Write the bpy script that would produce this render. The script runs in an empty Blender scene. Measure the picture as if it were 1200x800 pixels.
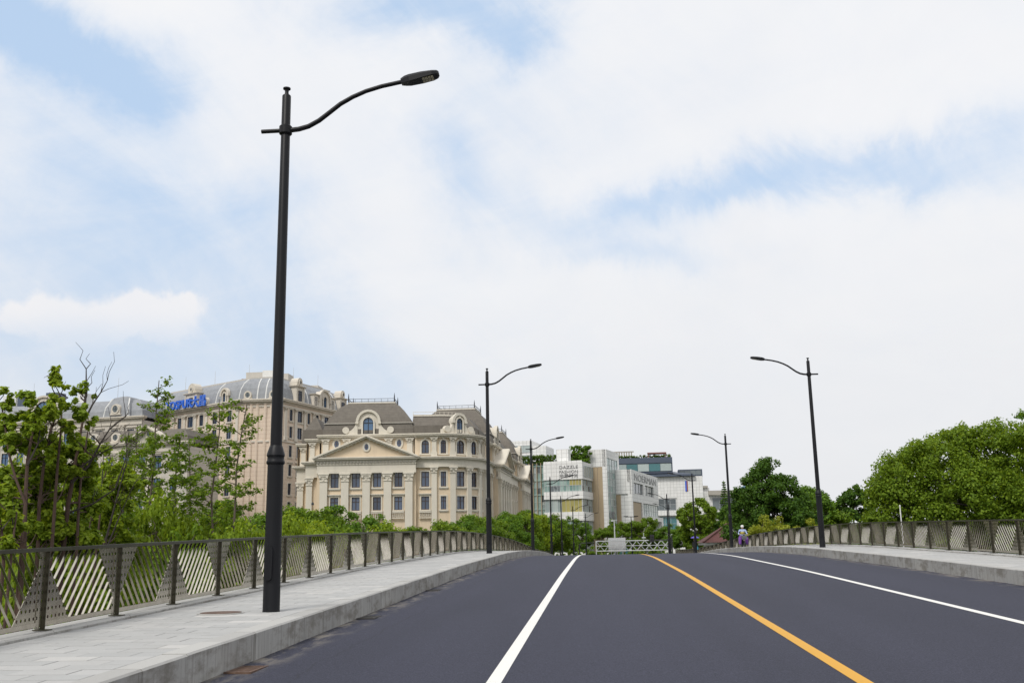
import bpy, bmesh, math, random
import numpy as np
from mathutils import Matrix, Vector
R = math.radians
scene = bpy.context.scene
COL = scene.collection

# ------------------------------------------------------------------ camera, sky, sun, exposure
EYE = 1.55
cam_data = bpy.data.cameras.new('camera')
cam_data.sensor_width = 36.0; cam_data.lens = 35.0; cam_data.sensor_fit = 'HORIZONTAL'
cam_data.clip_start = 0.05; cam_data.clip_end = 5000
cam = bpy.data.objects.new('camera', cam_data); COL.objects.link(cam); scene.camera = cam
def camera_axes(yaw, pitch, roll):
    fwd = Vector((-math.sin(yaw)*math.cos(pitch), math.cos(yaw)*math.cos(pitch), math.sin(pitch)))
    right = Vector((math.cos(yaw), math.sin(yaw), 0)); up = right.cross(fwd)
    c, s = math.cos(roll), math.sin(roll)
    return c*right - s*up, s*right + c*up, fwd
cr, cu, cf = camera_axes(0.081553, 0.204759, 0.018308)
cam.matrix_world = Matrix(((cr.x, cu.x, -cf.x, 0), (cr.y, cu.y, -cf.y, 0), (cr.z, cu.z, -cf.z, EYE), (0, 0, 0, 1)))

SUN_EL, SUN_AZ = 50.0, 205.0        # azimuth clockwise from +Y
world = bpy.data.worlds.new('World'); scene.world = world; world.use_nodes = True
wt = world.node_tree; wt.nodes.clear()
def wn(kind, **kw):
    n = wt.nodes.new(kind)
    for k, v in kw.items(): setattr(n, k, v)
    return n
def wl(a, b): wt.links.new(a, b)
def wmath(op, a, b=None, c=None, clamp=False):
    n = wn('ShaderNodeMath', operation=op); n.use_clamp = clamp
    for i, v in enumerate((a, b, c)):
        if v is None: continue
        if isinstance(v, (int, float)): n.inputs[i].default_value = v
        else: wl(v, n.inputs[i])
    return n.outputs[0]
w_out = wn('ShaderNodeOutputWorld'); w_bg = wn('ShaderNodeBackground'); w_bg.inputs['Strength'].default_value = 0.10
sky = wn('ShaderNodeTexSky', sky_type='NISHITA'); sky.sun_disc = False
sky.sun_elevation = R(SUN_EL); sky.sun_rotation = R(SUN_AZ); sky.altitude = 10; sky.air_density = 1.2; sky.dust_density = 2.0; sky.ozone_density = 1.5
w_tc = wn('ShaderNodeTexCoord'); DIR = w_tc.outputs['Generated']
sep = wn('ShaderNodeSeparateXYZ'); wl(DIR, sep.inputs[0])
zc = wmath('ADD', wmath('MAXIMUM', sep.outputs[2], 0.0), 0.16)
comb = wn('ShaderNodeCombineXYZ'); wl(wmath('DIVIDE', sep.outputs[0], zc), comb.inputs[0]); wl(wmath('DIVIDE', sep.outputs[1], zc), comb.inputs[1])
def wnoise(scale, detail, rough, rot=0.0, sx=1.0, sy=1.0, dist=0.0, off=(0, 0, 0), vec=None):
    mp = wn('ShaderNodeMapping'); mp.inputs['Rotation'].default_value = (0, 0, R(rot)); mp.inputs['Scale'].default_value = (sx, sy, 1); mp.inputs['Location'].default_value = off
    wl(vec or comb.outputs[0], mp.inputs[0])
    n = wn('ShaderNodeTexNoise'); n.inputs['Scale'].default_value = scale; n.inputs['Detail'].default_value = detail
    n.inputs['Roughness'].default_value = rough; n.inputs['Distortion'].default_value = dist
    wl(mp.outputs[0], n.inputs['Vector']); return n.outputs[0]
def pix_dir(X, Y):
    return (cr*(X-600) - cu*(Y-400) + cf*1166.7).normalized()
# fibrous cirrus: noise in the plane of the cloud deck, drawn out along its wind direction, plus fine noise by direction
def centred(n, k): return wmath('MULTIPLY', wmath('SUBTRACT', n, 0.5), k)
WARP = centred(wnoise(5.0, 6, 0.62, 0, 1, 1, 0.4, vec=DIR), 0.20)
WARP2 = centred(wnoise(5.4, 6, 0.62, 0, 1, 1, 0.4, (7, 3, 2), vec=DIR), 0.16)
PUFF = centred(wnoise(17, 4, 0.58, 0, 1, 1, 0.2, (3, 8, 1), vec=DIR), 0.085)
PUFF2 = centred(wnoise(19, 4, 0.58, 0, 1, 1, 0.2, (5, 1, 9), vec=DIR), 0.075)
def patch(X, Y, ra, rb, ang, power=1.0, w1=None, w2=None):
    """elongated soft blob around one direction of the sky"""
    d = pix_dir(X, Y); a = R(ang)
    ta = (cr*math.cos(a) + cu*math.sin(a)); tb = (-cr*math.sin(a) + cu*math.cos(a))
    ta = (ta - d*ta.dot(d)).normalized(); tb = (tb - d*tb.dot(d)).normalized()
    def dot(v, r, wsrc):
        n = wn('ShaderNodeVectorMath', operation='DOT_PRODUCT'); wl(DIR, n.inputs[0]); n.inputs[1].default_value = v
        s = wmath('DIVIDE', wmath('ADD', wmath('SUBTRACT', n.outputs['Value'], v.dot(d)), wsrc), r)
        return wmath('MULTIPLY', s, s)
    nf = wn('ShaderNodeVectorMath', operation='DOT_PRODUCT'); wl(DIR, nf.inputs[0]); nf.inputs[1].default_value = d
    e = wmath('EXPONENT', wmath('MULTIPLY', wmath('ADD', dot(ta, ra, w1 or WARP), dot(tb, rb, w2 or WARP2)), -1.0))
    return wmath('MULTIPLY', wmath('MULTIPLY', e, power), wmath('GREATER_THAN', nf.outputs['Value'], 0.0))
gaps = None
for g in [(20, 25, .12, .04, -16, 1.15), (130, 60, .07, .02, -20, .35), (500, 8, .12, .038, 8, .95), (610, 25, .05, .03, 0, .5),
          (110, 205, .15, .085, -30, .36), (230, 300, .16, .06, -42, .36), (390, 390, .13, .05, -40, .38), (20, 330, .12, .10, 0, .50), (200, 440, .26, .06, 0, .48), (330, 250, .05, .06, -40, .22),
          (545, 205, .055, .07, 20, .56), (660, 265, .10, .035, -5, .54), (640, 120, .14, .06, 10, .24), (740, 312, .10, .016, -3, .38),
          (1090, 160, .17, .024, 12, .42), (930, 210, .17, .022, 10, .36), (1150, 185, .10, .03, 5, .30), (840, 240, .08, .014, 10, .30)]:
    s = patch(*g); gaps = s if gaps is None else wmath('ADD', gaps, s)
# the same broken deck goes on all round: large-scale openings from noise
broad = wnoise(0.42, 5, 0.55, 35, 1, 0.6, 0.6, (4.2, 1.7, 0))
gaps = wmath('ADD', gaps, wmath('MULTIPLY', wmath('SUBTRACT', broad, 0.66, clamp=True), 1.2))
def fibre(ang, k1, k2, detail):
    a = R(ang); ta = cr*math.cos(a) + cu*math.sin(a); tb = -cr*math.sin(a) + cu*math.cos(a); c3 = wn('ShaderNodeCombineXYZ')
    for i, (v, k) in enumerate(((ta, k1), (tb, k2), (cf, 2.0))):
        n = wn('ShaderNodeVectorMath', operation='DOT_PRODUCT'); wl(DIR, n.inputs[0]); n.inputs[1].default_value = v*k; wl(n.outputs['Value'], c3.inputs[i])
    return wnoise(1.0, detail, 0.62, 0, 1, 1, 0.7, (1.3, 4.1, 0), vec=c3.outputs[0])
fib = wmath('MULTIPLY', wmath('ADD', fibre(-42, 3.0, 13.0, 7), fibre(14, 2.5, 11.0, 6)), 0.5)
fine = wnoise(9.0, 5, 0.66, 0, 1.0, 1.0, 0.8, (2, 5, 0), vec=DIR)
mod = wmath('ADD', centred(fib, 2.0), centred(fine, 0.8))
gaps = wmath('ADD', gaps, wmath('MULTIPLY', mod, wmath('ADD', 0.30, wmath('MULTIPLY', gaps, 0.7))))
mr = wn('ShaderNodeMapRange', interpolation_type='SMOOTHSTEP'); wl(gaps, mr.inputs[0])
mr.inputs[1].default_value = -0.12; mr.inputs[2].default_value = 1.10; mr.inputs[3].default_value = 1.0; mr.inputs[4].default_value = 0.14
cloud_col = wn('ShaderNodeMixRGB'); cloud_col.inputs[1].default_value = (8.0, 8.12, 8.45, 1); cloud_col.inputs[2].default_value = (9.15, 9.15, 9.25, 1)
wl(wnoise(1.6, 9, 0.62, -40, 1, .55, .8, (9, 1, 0)), cloud_col.inputs[0])
# the haze near the horizon veils both blue and cloud
hz = wn('ShaderNodeMapRange'); wl(sep.outputs[2], hz.inputs[0]); hz.inputs[1].default_value = 0.0; hz.inputs[2].default_value = 0.34; hz.inputs[3].default_value = 1.0; hz.inputs[4].default_value = 0.0
blue = wn('ShaderNodeMixRGB'); blue.inputs[0].default_value = 0.75; blue.inputs[2].default_value = (4.9, 6.9, 9.6, 1); wl(sky.outputs[0], blue.inputs[1])
mixc = wn('ShaderNodeMixRGB'); wl(mr.outputs[0], mixc.inputs[0]); wl(blue.outputs[0], mixc.inputs[1]); wl(cloud_col.outputs[0], mixc.inputs[2])
mixh = wn('ShaderNodeMixRGB'); wl(wmath('MULTIPLY', hz.outputs[0], 0.65), mixh.inputs[0]); wl(mixc.outputs[0], mixh.inputs[1]); mixh.inputs[2].default_value = (7.0, 7.12, 7.35, 1)
# one small heaped cloud low over the left-hand roofs: firm tops, base lost in haze
cum = wmath('ADD', wmath('ADD', patch(150, 372, .042, .026, 0, 1.0, PUFF, PUFF2), patch(198, 374, .034, .020, 0, .85, PUFF, PUFF2)), wmath('ADD', patch(40, 366, .028, .017, 10, .75, PUFF, PUFF2), patch(90, 386, .06, .016, 0, .65, PUFF, PUFF2)))
cm = wn('ShaderNodeMapRange', interpolation_type='SMOOTHSTEP'); wl(cum, cm.inputs[0]); cm.inputs[1].default_value = .26; cm.inputs[2].default_value = .80; cm.inputs[3].default_value = 0; cm.inputs[4].default_value = .75
nb = wn('ShaderNodeVectorMath', operation='DOT_PRODUCT'); wl(DIR, nb.inputs[0]); nb.inputs[1].default_value = cu
v0, v1 = cu.dot(pix_dir(130, 416)), cu.dot(pix_dir(130, 356)); fb = wn('ShaderNodeMapRange', interpolation_type='SMOOTHSTEP'); wl(nb.outputs['Value'], fb.inputs[0]); fb.inputs[1].default_value = v0; fb.inputs[2].default_value = v1; fb.inputs[3].default_value = .12; fb.inputs[4].default_value = 1.0
mixp = wn('ShaderNodeMixRGB'); wl(wmath('MULTIPLY', cm.outputs[0], fb.outputs[0]), mixp.inputs[0]); wl(mixh.outputs[0], mixp.inputs[1]); mixp.inputs[2].default_value = (8.9, 8.65, 8.6, 1)
wl(mixp.outputs[0], w_bg.inputs['Color']); wl(w_bg.outputs[0], w_out.inputs['Surface'])

sun_data = bpy.data.lights.new('sun', 'SUN'); sun_data.energy = 2.2; sun_data.angle = R(18); sun_data.color = (1.0, 0.96, 0.9)
sun = bpy.data.objects.new('sun', sun_data); COL.objects.link(sun)
sd = Vector((math.sin(R(SUN_AZ))*math.cos(R(SUN_EL)), math.cos(R(SUN_AZ))*math.cos(R(SUN_EL)), math.sin(R(SUN_EL))))
sun.rotation_euler = sd.to_track_quat('Z', 'Y').to_euler(); sun.location = (0, 0, 60)
vs = scene.view_settings; vs.view_transform = 'Standard'; vs.look = 'None'; vs.gamma = 1.0; vs.use_curve_mapping = False; vs.exposure = 0.08
scene.cycles.use_denoising = True
scene.cycles.max_bounces = 6; scene.cycles.diffuse_bounces = 3; scene.cycles.glossy_bounces = 3; scene.cycles.transparent_max_bounces = 8
scene.cycles.caustics_reflective = False; scene.cycles.caustics_refractive = False

# ------------------------------------------------------------------ materials
M = {}
class NT:
    def __init__(self, name):
        self.m = bpy.data.materials.new(name); self.m.use_nodes = True
        self.t = self.m.node_tree; self.b = self.t.nodes['Principled BSDF']; self.out = self.t.nodes['Material Output']
        M[name] = self.m
    def n(self, kind, **kw):
        x = self.t.nodes.new(kind)
        for k, v in kw.items(): setattr(x, k, v)
        return x
    def l(self, a, b): self.t.links.new(a, b)
    def coord(self, which='Object'):
        return self.n('ShaderNodeTexCoord').outputs[which]
    def pos(self): return self.n('ShaderNodeNewGeometry').outputs['Position']
    def mapping(self, vec, scale=(1, 1, 1), rot=(0, 0, 0), loc=(0, 0, 0)):
        p = self.n('ShaderNodeMapping'); p.inputs['Scale'].default_value = scale; p.inputs['Rotation'].default_value = rot; p.inputs['Location'].default_value = loc
        self.l(vec, p.inputs[0]); return p.outputs[0]
    def noise(self, vec, scale, detail=4, rough=.55, dist=0):
        x = self.n('ShaderNodeTexNoise'); x.inputs['Scale'].default_value = scale; x.inputs['Detail'].default_value = detail
        x.inputs['Roughness'].default_value = rough; x.inputs['Distortion'].default_value = dist
        self.l(vec, x.inputs['Vector']); return x.outputs[0]
    def math(self, op, a, b=None, clamp=False):
        x = self.n('ShaderNodeMath', operation=op); x.use_clamp = clamp
        for i, v in enumerate((a, b)):
            if v is None: continue
            if isinstance(v, (int, float)): x.inputs[i].default_value = v
            else: self.l(v, x.inputs[i])
        return x.outputs[0]
    def ramp(self, fac, stops):
        x = self.n('ShaderNodeValToRGB'); e = x.color_ramp.elements
        while len(e) < len(stops): e.new(0.5)
        for el, (p, c) in zip(e, stops): el.position = p; el.color = (*c, 1)
        self.l(fac, x.inputs[0]); return x.outputs[0]
    def mix(self, fac, a, b, mode='MIX'):
        x = self.n('ShaderNodeMixRGB', blend_type=mode)
        for i, v in enumerate((fac, a, b)):
            if isinstance(v, (int, float)): x.inputs[i].default_value = v
            elif isinstance(v, tuple): x.inputs[i].default_value = (*v, 1) if len(v) == 3 else v
            else: self.l(v, x.inputs[i])
        return x.outputs[0]
    def maprange(self, v, a, b, c=0.0, d=1.0):
        x = self.n('ShaderNodeMapRange'); self.l(v, x.inputs[0])
        for i, k in enumerate((a, b, c, d)): x.inputs[i+1].default_value = k
        return x.outputs[0]
    def color(self, c):
        if isinstance(c, tuple): self.b.inputs['Base Color'].default_value = (*c, 1)
        else: self.l(c, self.b.inputs['Base Color'])
    def rough(self, r):
        if isinstance(r, (int, float)): self.b.inputs['Roughness'].default_value = r
        else: self.l(r, self.b.inputs['Roughness'])
    def bump(self, h, strength=.3, dist=.01):
        x = self.n('ShaderNodeBump'); x.inputs['Strength'].default_value = strength; x.inputs['Distance'].default_value = dist
        self.l(h, x.inputs['Height']); self.l(x.outputs[0], self.b.inputs['Normal'])
def plain(name, c, rough=.6, metal=0.0, var=.12, scale=3.0):
    t = NT(name)
    v = t.noise(t.coord(), scale, 5)
    t.color(t.mix(v, tuple(k*(1-var) for k in c), tuple(min(1, k*(1+var)) for k in c)))
    t.rough(rough); t.b.inputs['Metallic'].default_value = metal
    return t

# asphalt
t = NT('asphalt'); P = t.pos()
grain = t.noise(P, 48, 4, .8); mid = t.noise(P, 9, 6, .65); big = t.noise(t.mapping(P, (.9, .07, 1)), 1.0, 4)
c = t.ramp(grain, [(.34, (.007, .0078, .014)), (.5, (.025, .0268, .046)), (.66, (.060, .063, .092))])
c = t.mix(t.maprange(mid, .3, .75), c, t.mix(1.0, c, (.86, .86, .88), 'MULTIPLY'))
c = t.mix(t.maprange(big, .35, .7), c, t.mix(1.0, c, (1.22, 1.21, 1.2), 'MULTIPLY'))
sx = t.n('ShaderNodeSeparateXYZ'); t.l(P, sx.inputs[0])
edge = t.math('MINIMUM', t.math('ADD', sx.outputs[0], 4.08), t.math('SUBTRACT', 8.95, sx.outputs[0]))
dn = t.noise(t.mapping(P, (1.6, .55, 1)), 2.2, 6, .7)
dirt = t.math('MULTIPLY', t.maprange(edge, .05, .5, 1.0, 0.0), t.maprange(dn, .46, .62))
c = t.mix(t.math('MULTIPLY', dirt, .85), c, (.22, .20, .17))
wob = t.math('ADD', edge, t.math('MULTIPLY', t.math('SUBTRACT', t.noise(t.mapping(P, (0, .8, 0)), 1.0, 5, .6), .5), .5))
seam = t.math('LESS_THAN', t.math('ABSOLUTE', t.math('SUBTRACT', wob, .85)), .011)
c = t.mix(t.math('MULTIPLY', seam, .4), c, (.012, .012, .015))
# seam of the gutter strip and a few cracks
v = t.n('ShaderNodeTexVoronoi', feature='DISTANCE_TO_EDGE'); v.inputs['Scale'].default_value = .28
t.l(t.mix(.12, P, t.n('ShaderNodeTexNoise').outputs[1]), v.inputs['Vector'])
crack = t.math('MULTIPLY', t.math('LESS_THAN', v.outputs['Distance'], .0022), t.maprange(edge, .3, 1.6, 1.0, 0.0))
c = t.mix(t.math('MULTIPLY', crack, .6), c, (.018, .018, .02))
t.color(c); t.rough(t.maprange(grain, .2, .8, .72, .92)); t.b.inputs['Specular IOR Level'].default_value = .35
t.bump(grain, .55, .006)
def paint(name, c):
    t = NT(name); P = t.pos(); g = t.noise(P, 110, 3, .7); w = t.noise(P, 1.4, 6, .7)
    worn = t.math('MULTIPLY', t.maprange(g, .54, .68), t.maprange(w, .38, .64, .2, 1.0))
    t.color(t.mix(worn, t.mix(w, tuple(k*.9 for k in c), c), (.16, .16, .17))); t.rough(.6); t.bump(g, .35, .004)
paint('white_paint', (.80, .79, .75)); paint('yellow_paint', (.66, .335, .010))

# granite kerb: vertical water streaks and dirt on the road face
t = NT('granite'); P = t.pos()
sp = t.noise(P, 160, 2, .7); st = t.noise(t.mapping(P, (1, 11, .5)), 1.0, 8, .75, .6); bl = t.noise(t.mapping(P, (1, .9, 2.2)), 1.6, 7, .7)
oi = t.n('ShaderNodeObjectInfo').outputs['Random']
nz = t.n('ShaderNodeSeparateXYZ'); t.l(t.n('ShaderNodeNewGeometry').outputs['Normal'], nz.inputs[0])
c = t.mix(oi, (.37, .365, .35), (.45, .445, .425)); c = t.mix(sp, t.mix(1.0, c, (.72, .72, .72), 'MULTIPLY'), t.mix(1.0, c, (1.2, 1.2, 1.2), 'MULTIPLY'))
vert = t.maprange(t.math('ABSOLUTE', nz.outputs[2]), .3, .8, 1.0, 0.0)
stain = t.math('MULTIPLY', t.maprange(st, .47, .70), vert)
c = t.mix(t.math('MULTIPLY', stain, .75), c, (.13, .12, .105)); c = t.mix(t.math('MULTIPLY', t.math('MULTIPLY', t.maprange(bl, .47, .62), vert), .8), c, (.17, .155, .13))
c = t.mix(t.math('MULTIPLY', vert, .10), c, (.20, .19, .17))  # upright faces blended evenly to a slightly darker tone
t.color(c); t.rough(.8); t.bump(sp, .4, .004)
t = NT('paver'); P = t.pos()
oi = t.n('ShaderNodeObjectInfo').outputs['Random']; isl = t.n('ShaderNodeNewGeometry').outputs['Random Per Island']
r_ = t.math('FRACT', t.math('ADD', oi, isl))
c = t.ramp(r_, [(0, (.375, .378, .372)), (.5, (.405, .406, .398)), (.9, (.43, .428, .418)), (1, (.52, .51, .49))])
sp = t.noise(P, 130, 2, .7); bl = t.noise(P, .55, 6, .65); sm = t.noise(P, 3.5, 5, .7)
c = t.mix(sp, t.mix(1.0, c, (.84, .84, .84), 'MULTIPLY'), t.mix(1.0, c, (1.12, 1.12, 1.12), 'MULTIPLY'))
c = t.mix(t.maprange(bl, .45, .75, 0, .35), c, (.30, .29, .27)); c = t.mix(t.maprange(sm, .62, .8, 0, .35), c, (.27, .25, .22))
t.color(c); t.rough(.78); t.bump(sp, .3, .003)
t = NT('mortar'); c = t.mix(t.noise(t.pos(), 3, 4), (.20, .195, .18), (.36, .355, .34)); t.color(c); t.rough(.9)
plain('concrete', (.36, .355, .34), .85, 0, .2, .6)

# metals
t = NT('stainless'); P = t.coord(); n1 = t.noise(t.mapping(P, (40, 1.5, 1.5)), 6, 3); n2 = t.noise(P, 2.5, 5, .65)
t.color(t.mix(t.maprange(n2, .35, .75), (.58, .54, .47), (.40, .365, .30))); t.b.inputs['Metallic'].default_value = 1.0
t.rough(t.maprange(n1, .3, .7, .16, .28))
t = NT('perforated_steel'); P = t.coord(); n2 = t.noise(P, 2.5, 5, .65)
t.color(t.mix(t.maprange(n2, .35, .75), (.50, .47, .40), (.33, .30, .245))); t.b.inputs['Metallic'].default_value = 1.0; t.rough(.2); t.bump(t.noise(P, 3.0, 2), .12, .03)
s = t.n('ShaderNodeSeparateXYZ'); t.l(P, s.inputs[0])
fy = t.math('SUBTRACT', t.math('FRACT', t.math('MULTIPLY', s.outputs[1], 1/.088)), .5); fz = t.math('SUBTRACT', t.math('FRACT', t.math('MULTIPLY', s.outputs[2], 1/.10)), .5)
hole = t.math('LESS_THAN', t.math('ADD', t.math('MULTIPLY', fy, fy), t.math('MULTIPLY', fz, fz)), .043)
tr = t.n('ShaderNodeBsdfTransparent'); mx = t.n('ShaderNodeMixShader'); t.l(hole, mx.inputs[0]); t.l(t.b.outputs[0], mx.inputs[1]); t.l(tr.outputs[0], mx.inputs[2]); t.l(mx.outputs[0], t.out.inputs[0])
t = NT('black_metal'); P = t.coord(); n1 = t.noise(t.mapping(P, (1, 1, .15)), 9, 5, .65)
t.color(t.mix(n1, (.006, .0065, .008), (.012, .0125, .015))); t.rough(t.maprange(n1, .3, .7, .34, .5)); t.bump(t.noise(P, 26, 3), .08, .004)
t.b.inputs['Specular IOR Level'].default_value = .22
plain('led_glass', (.55, .50, .36), .25, 0, .15, 30)
t = NT('rusty_iron'); P = t.coord(); n = t.noise(P, 9, 6, .7); ck = t.n('ShaderNodeTexChecker'); ck.inputs['Scale'].default_value = 26; t.l(P, ck.inputs[0])
t.color(t.ramp(n, [(.3, (.055, .04, .035)), (.55, (.13, .075, .05)), (.8, (.20, .15, .12))])); t.rough(.75); t.bump(ck.outputs[1], .5, .006)
plain('cast_iron', (.045, .042, .04), .7, 0, .3, 12); plain('gantry_paint', (.50, .52, .52), .5, 0, .1, .8); plain('galvanised', (.52, .54, .55), .45, .0, .12, 1.5); plain('sign_back', (.46, .46, .47), .6, 0, .08, .5); plain('signal_black', (.02, .02, .022), .5)

# buildings
def stone(name, c, joint=None, jz=.85, grime=.5):
    t = NT(name); P = t.pos(); n = t.noise(P, .35, 6, .65); m_ = t.noise(t.mapping(P, (1, 1, .25)), 1.1, 6, .7); g = t.noise(P, 6, 4, .7)
    col = t.mix(n, tuple(k*.90 for k in c), tuple(min(.9, k*1.08) for k in c))
    col = t.mix(t.math('MULTIPLY', t.maprange(m_, .50, .80), grime), col, tuple(k*.62 for k in c))
    col = t.mix(t.math('MULTIPLY', g, .18), col, tuple(k*.75 for k in c))
    if joint:
        s = t.n('ShaderNodeSeparateXYZ'); t.l(P, s.inputs[0])
        f = t.math('FRACT', t.math('MULTIPLY', s.outputs[2], 1/jz))
        ln = t.math('LESS_THAN', f, .09)
        col = t.mix(t.math('MULTIPLY', ln, .5), col, joint)
    t.color(col); t.rough(.85); t.bump(g, .25, .03)
stone('cream_stone', (.69, .565, .41)); stone('pale_trim', (.65, .605, .515)); stone('tower_stone', (.68, .565, .455), (.40, .29, .22)); stone('tower_trim', (.62, .57, .49))
stone('grey_stone', (.40, .375, .33)); stone('far_stone', (.55, .51, .45), (.3, .27, .24))
def slate(name, c1, c2, sx=1.2, sz=.32):
    t = NT(name); P = t.pos(); n = t.noise(P, .5, 6, .7); st = t.noise(t.mapping(P, (.9, .9, .14)), 1.5, 5, .7)
    s = t.n('ShaderNodeSeparateXYZ'); t.l(P, s.inputs[0])
    row = t.math('FRACT', t.math('MULTIPLY', s.outputs[2], 1/sz)); ln = t.math('LESS_THAN', row, .2)
    cell = t.noise(t.mapping(P, (2.6, 2.6, 1/sz)), 1.0, 1)
    c = t.mix(n, c1, c2); c = t.mix(t.maprange(st, .42, .75, 0, .55), c, tuple(k*.5 for k in c1)); c = t.mix(t.math('MULTIPLY', cell, .35), c, tuple(k*1.5 for k in c2))
    c = t.mix(t.math('MULTIPLY', ln, .3), c, tuple(k*.5 for k in c1)); t.color(c); t.rough(.75); t.bump(row, .2, .05)
slate('brown_slate', (.085, .074, .060), (.16, .142, .118)); slate('blue_slate', (.20, .215, .235), (.29, .30, .315)); slate('red_tile', (.055, .018, .016), (.11, .04, .035), sz=.25)
def glass(name, c1, c2, rough=.06):
    t = NT(name); oi = t.n('ShaderNodeObjectInfo').outputs['Random']; n = t.noise(t.pos(), .8, 3)
    t.color(t.mix(t.math('FRACT', t.math('ADD', oi, t.math('MULTIPLY', n, .5))), c1, c2)); t.rough(rough); t.b.inputs['Specular IOR Level'].default_value = .9
glass('window_glass', (.014, .02, .04), (.085, .12, .19)); glass('blue_glass', (.03, .08, .17), (.08, .17, .30)); glass('green_glass', (.16, .27, .25), (.36, .47, .43), .1)
glass('pale_glass', (.25, .31, .31), (.42, .48, .46), .1); glass('grey_glass', (.06, .075, .08), (.16, .19, .20), .08); glass('teal_glass', (.03, .13, .14), (.06, .22, .24)); glass('yellow_glass', (.33, .30, .10), (.42, .37, .13), .3)
plain('brown_frame', (.055, .035, .028), .5); plain('dark_frame', (.03, .035, .045), .5); plain('tan_panel', (.40, .31, .20), .6, 0, .12, .4)
t = NT('white_panel'); P = t.coord(); br = t.n('ShaderNodeTexBrick'); br.offset = 0; br.inputs['Scale'].default_value = 1.0; br.inputs['Mortar Size'].default_value = .045; br.inputs['Brick Width'].default_value = 1.1; br.inputs['Row Height'].default_value = 1.1
br.inputs['Color1'].default_value = (.80, .795, .78, 1); br.inputs['Color2'].default_value = (.73, .73, .715, 1); br.inputs['Mortar'].default_value = (.45, .45, .44, 1)
s = t.n('ShaderNodeSeparateXYZ'); t.l(P, s.inputs[0]); cb = t.n('ShaderNodeCombineXYZ'); t.l(t.math('ADD', s.outputs[0], s.outputs[1]), cb.inputs[0]); t.l(s.outputs[2], cb.inputs[1]); t.l(cb.outputs[0], br.inputs[0])
n = t.noise(t.mapping(P, (1, 1, .25)), .6, 6, .7); t.color(t.mix(t.maprange(n, .5, .8, 0, .35), br.outputs[0], (.45, .43, .40))); t.rough(.5)
plain('navy_clad', (.075, .095, .135), .4); plain('blue_sign', (.02, .13, .62), .35); plain('grey_letters', (.25, .25, .255), .5); plain('far_blue', (.22, .42, .62), .3)
plain('roof_box', (.50, .47, .42), .7); plain('roof_red', (.22, .09, .07), .7); plain('fresh_white', (.68, .68, .66), .6)
# ground
t = NT('ground_soil'); P = t.pos(); n = t.noise(P, .6, 8, .7); n2 = t.noise(P, 9, 5, .7)
t.color(t.mix(n2, t.mix(n, (.035, .055, .016), (.07, .095, .03)), (.05, .045, .028))); t.rough(.95); t.bump(n2, .6, .08)
# vegetation
def leaf(name, a, b, c, trans=.42, rough=.5):
    t = NT(name); isl = t.n('ShaderNodeNewGeometry').outputs['Random Per Island']
    oi = t.n('ShaderNodeObjectInfo').outputs['Random']
    col = t.ramp(isl, [(0, a), (.5, b), (1, c)])
    col = t.mix(t.math('MULTIPLY', t.math('SUBTRACT', oi, .5), .5), col, t.mix(1.0, col, (1.35, 1.15, .8), 'MULTIPLY'))
    t.color(col); t.rough(rough); t.b.inputs['Specular IOR Level'].default_value = .12
    tl = t.n('ShaderNodeBsdfTranslucent'); t.l(t.mix(1.0, col, (1.5, 1.35, .55), 'MULTIPLY'), tl.inputs[0])
    mx = t.n('ShaderNodeMixShader'); mx.inputs[0].default_value = trans; t.l(t.b.outputs[0], mx.inputs[1]); t.l(tl.outputs[0], mx.inputs[2]); t.l(mx.outputs[0], t.out.inputs[0])
leaf('leaf_fresh', (0.14, 0.215, 0.02), (0.215, 0.315, 0.03), (0.30, 0.40, 0.045), .46); leaf('leaf_camphor', (0.095, 0.160, 0.017), (0.152, 0.241, 0.021), (0.234, 0.327, 0.033)); leaf('leaf_dark', (0.038, 0.090, 0.015), (0.069, 0.139, 0.021), (0.104, 0.196, 0.028))
leaf('leaf_shrub', (0.078, 0.139, 0.014), (0.130, 0.221, 0.021), (0.208, 0.310, 0.033)); leaf('leaf_mid', (0.069, 0.139, 0.019), (0.113, 0.213, 0.026), (0.174, 0.294, 0.035)); leaf('leaf_yellow', (0.171, 0.213, 0.025), (0.248, 0.291, 0.033), (0.341, 0.369, 0.050))
leaf('leaf_hedge', (0.054, 0.106, 0.020), (0.093, 0.163, 0.027), (0.139, 0.213, 0.037))
def bark(name, a, b):
    t = NT(name); n = t.noise(t.mapping(t.coord(), (9, 9, 1.4)), 1.5, 6, .7); t.color(t.mix(n, a, b)); t.rough(.9); t.bump(n, .5, .02)
bark('bark_red', (.035, .021, .016), (.10, .06, .042)); bark('bark_dark', (.018, .014, .012), (.05, .04, .033)); bark('bark_grey', (.07, .055, .042), (.15, .12, .09))
# people
plain('helmet_white', (.75, .75, .72), .3); plain('skin', (.42, .25, .17), .5); plain('jacket_blue', (.38, .47, .68), .8); plain('vest_yellow', (.62, .52, .10), .8); plain('purple_cloth', (.20, .07, .36), .8)
plain('umbrella_purple', (.10, .07, .42), .5); plain('cloth_black', (.012, .012, .014), .8); plain('cloth_red', (.30, .08, .06), .8); plain('teal_cloth', (.04, .20, .28), .8); plain('hair_black', (.012, .01, .009), .5); plain('basket_grey', (.18, .19, .2), .5); plain('rubber', (.015, .015, .016), .8)
t = NT('post_steel'); t.color(t.mix(t.noise(t.coord(), 3, 4), (.075, .072, .055), (.16, .153, .12))); t.b.inputs['Metallic'].default_value = 1.0; t.rough(.3)
plain('chrome', (.5, .5, .5), .25, 1.0)

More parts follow.
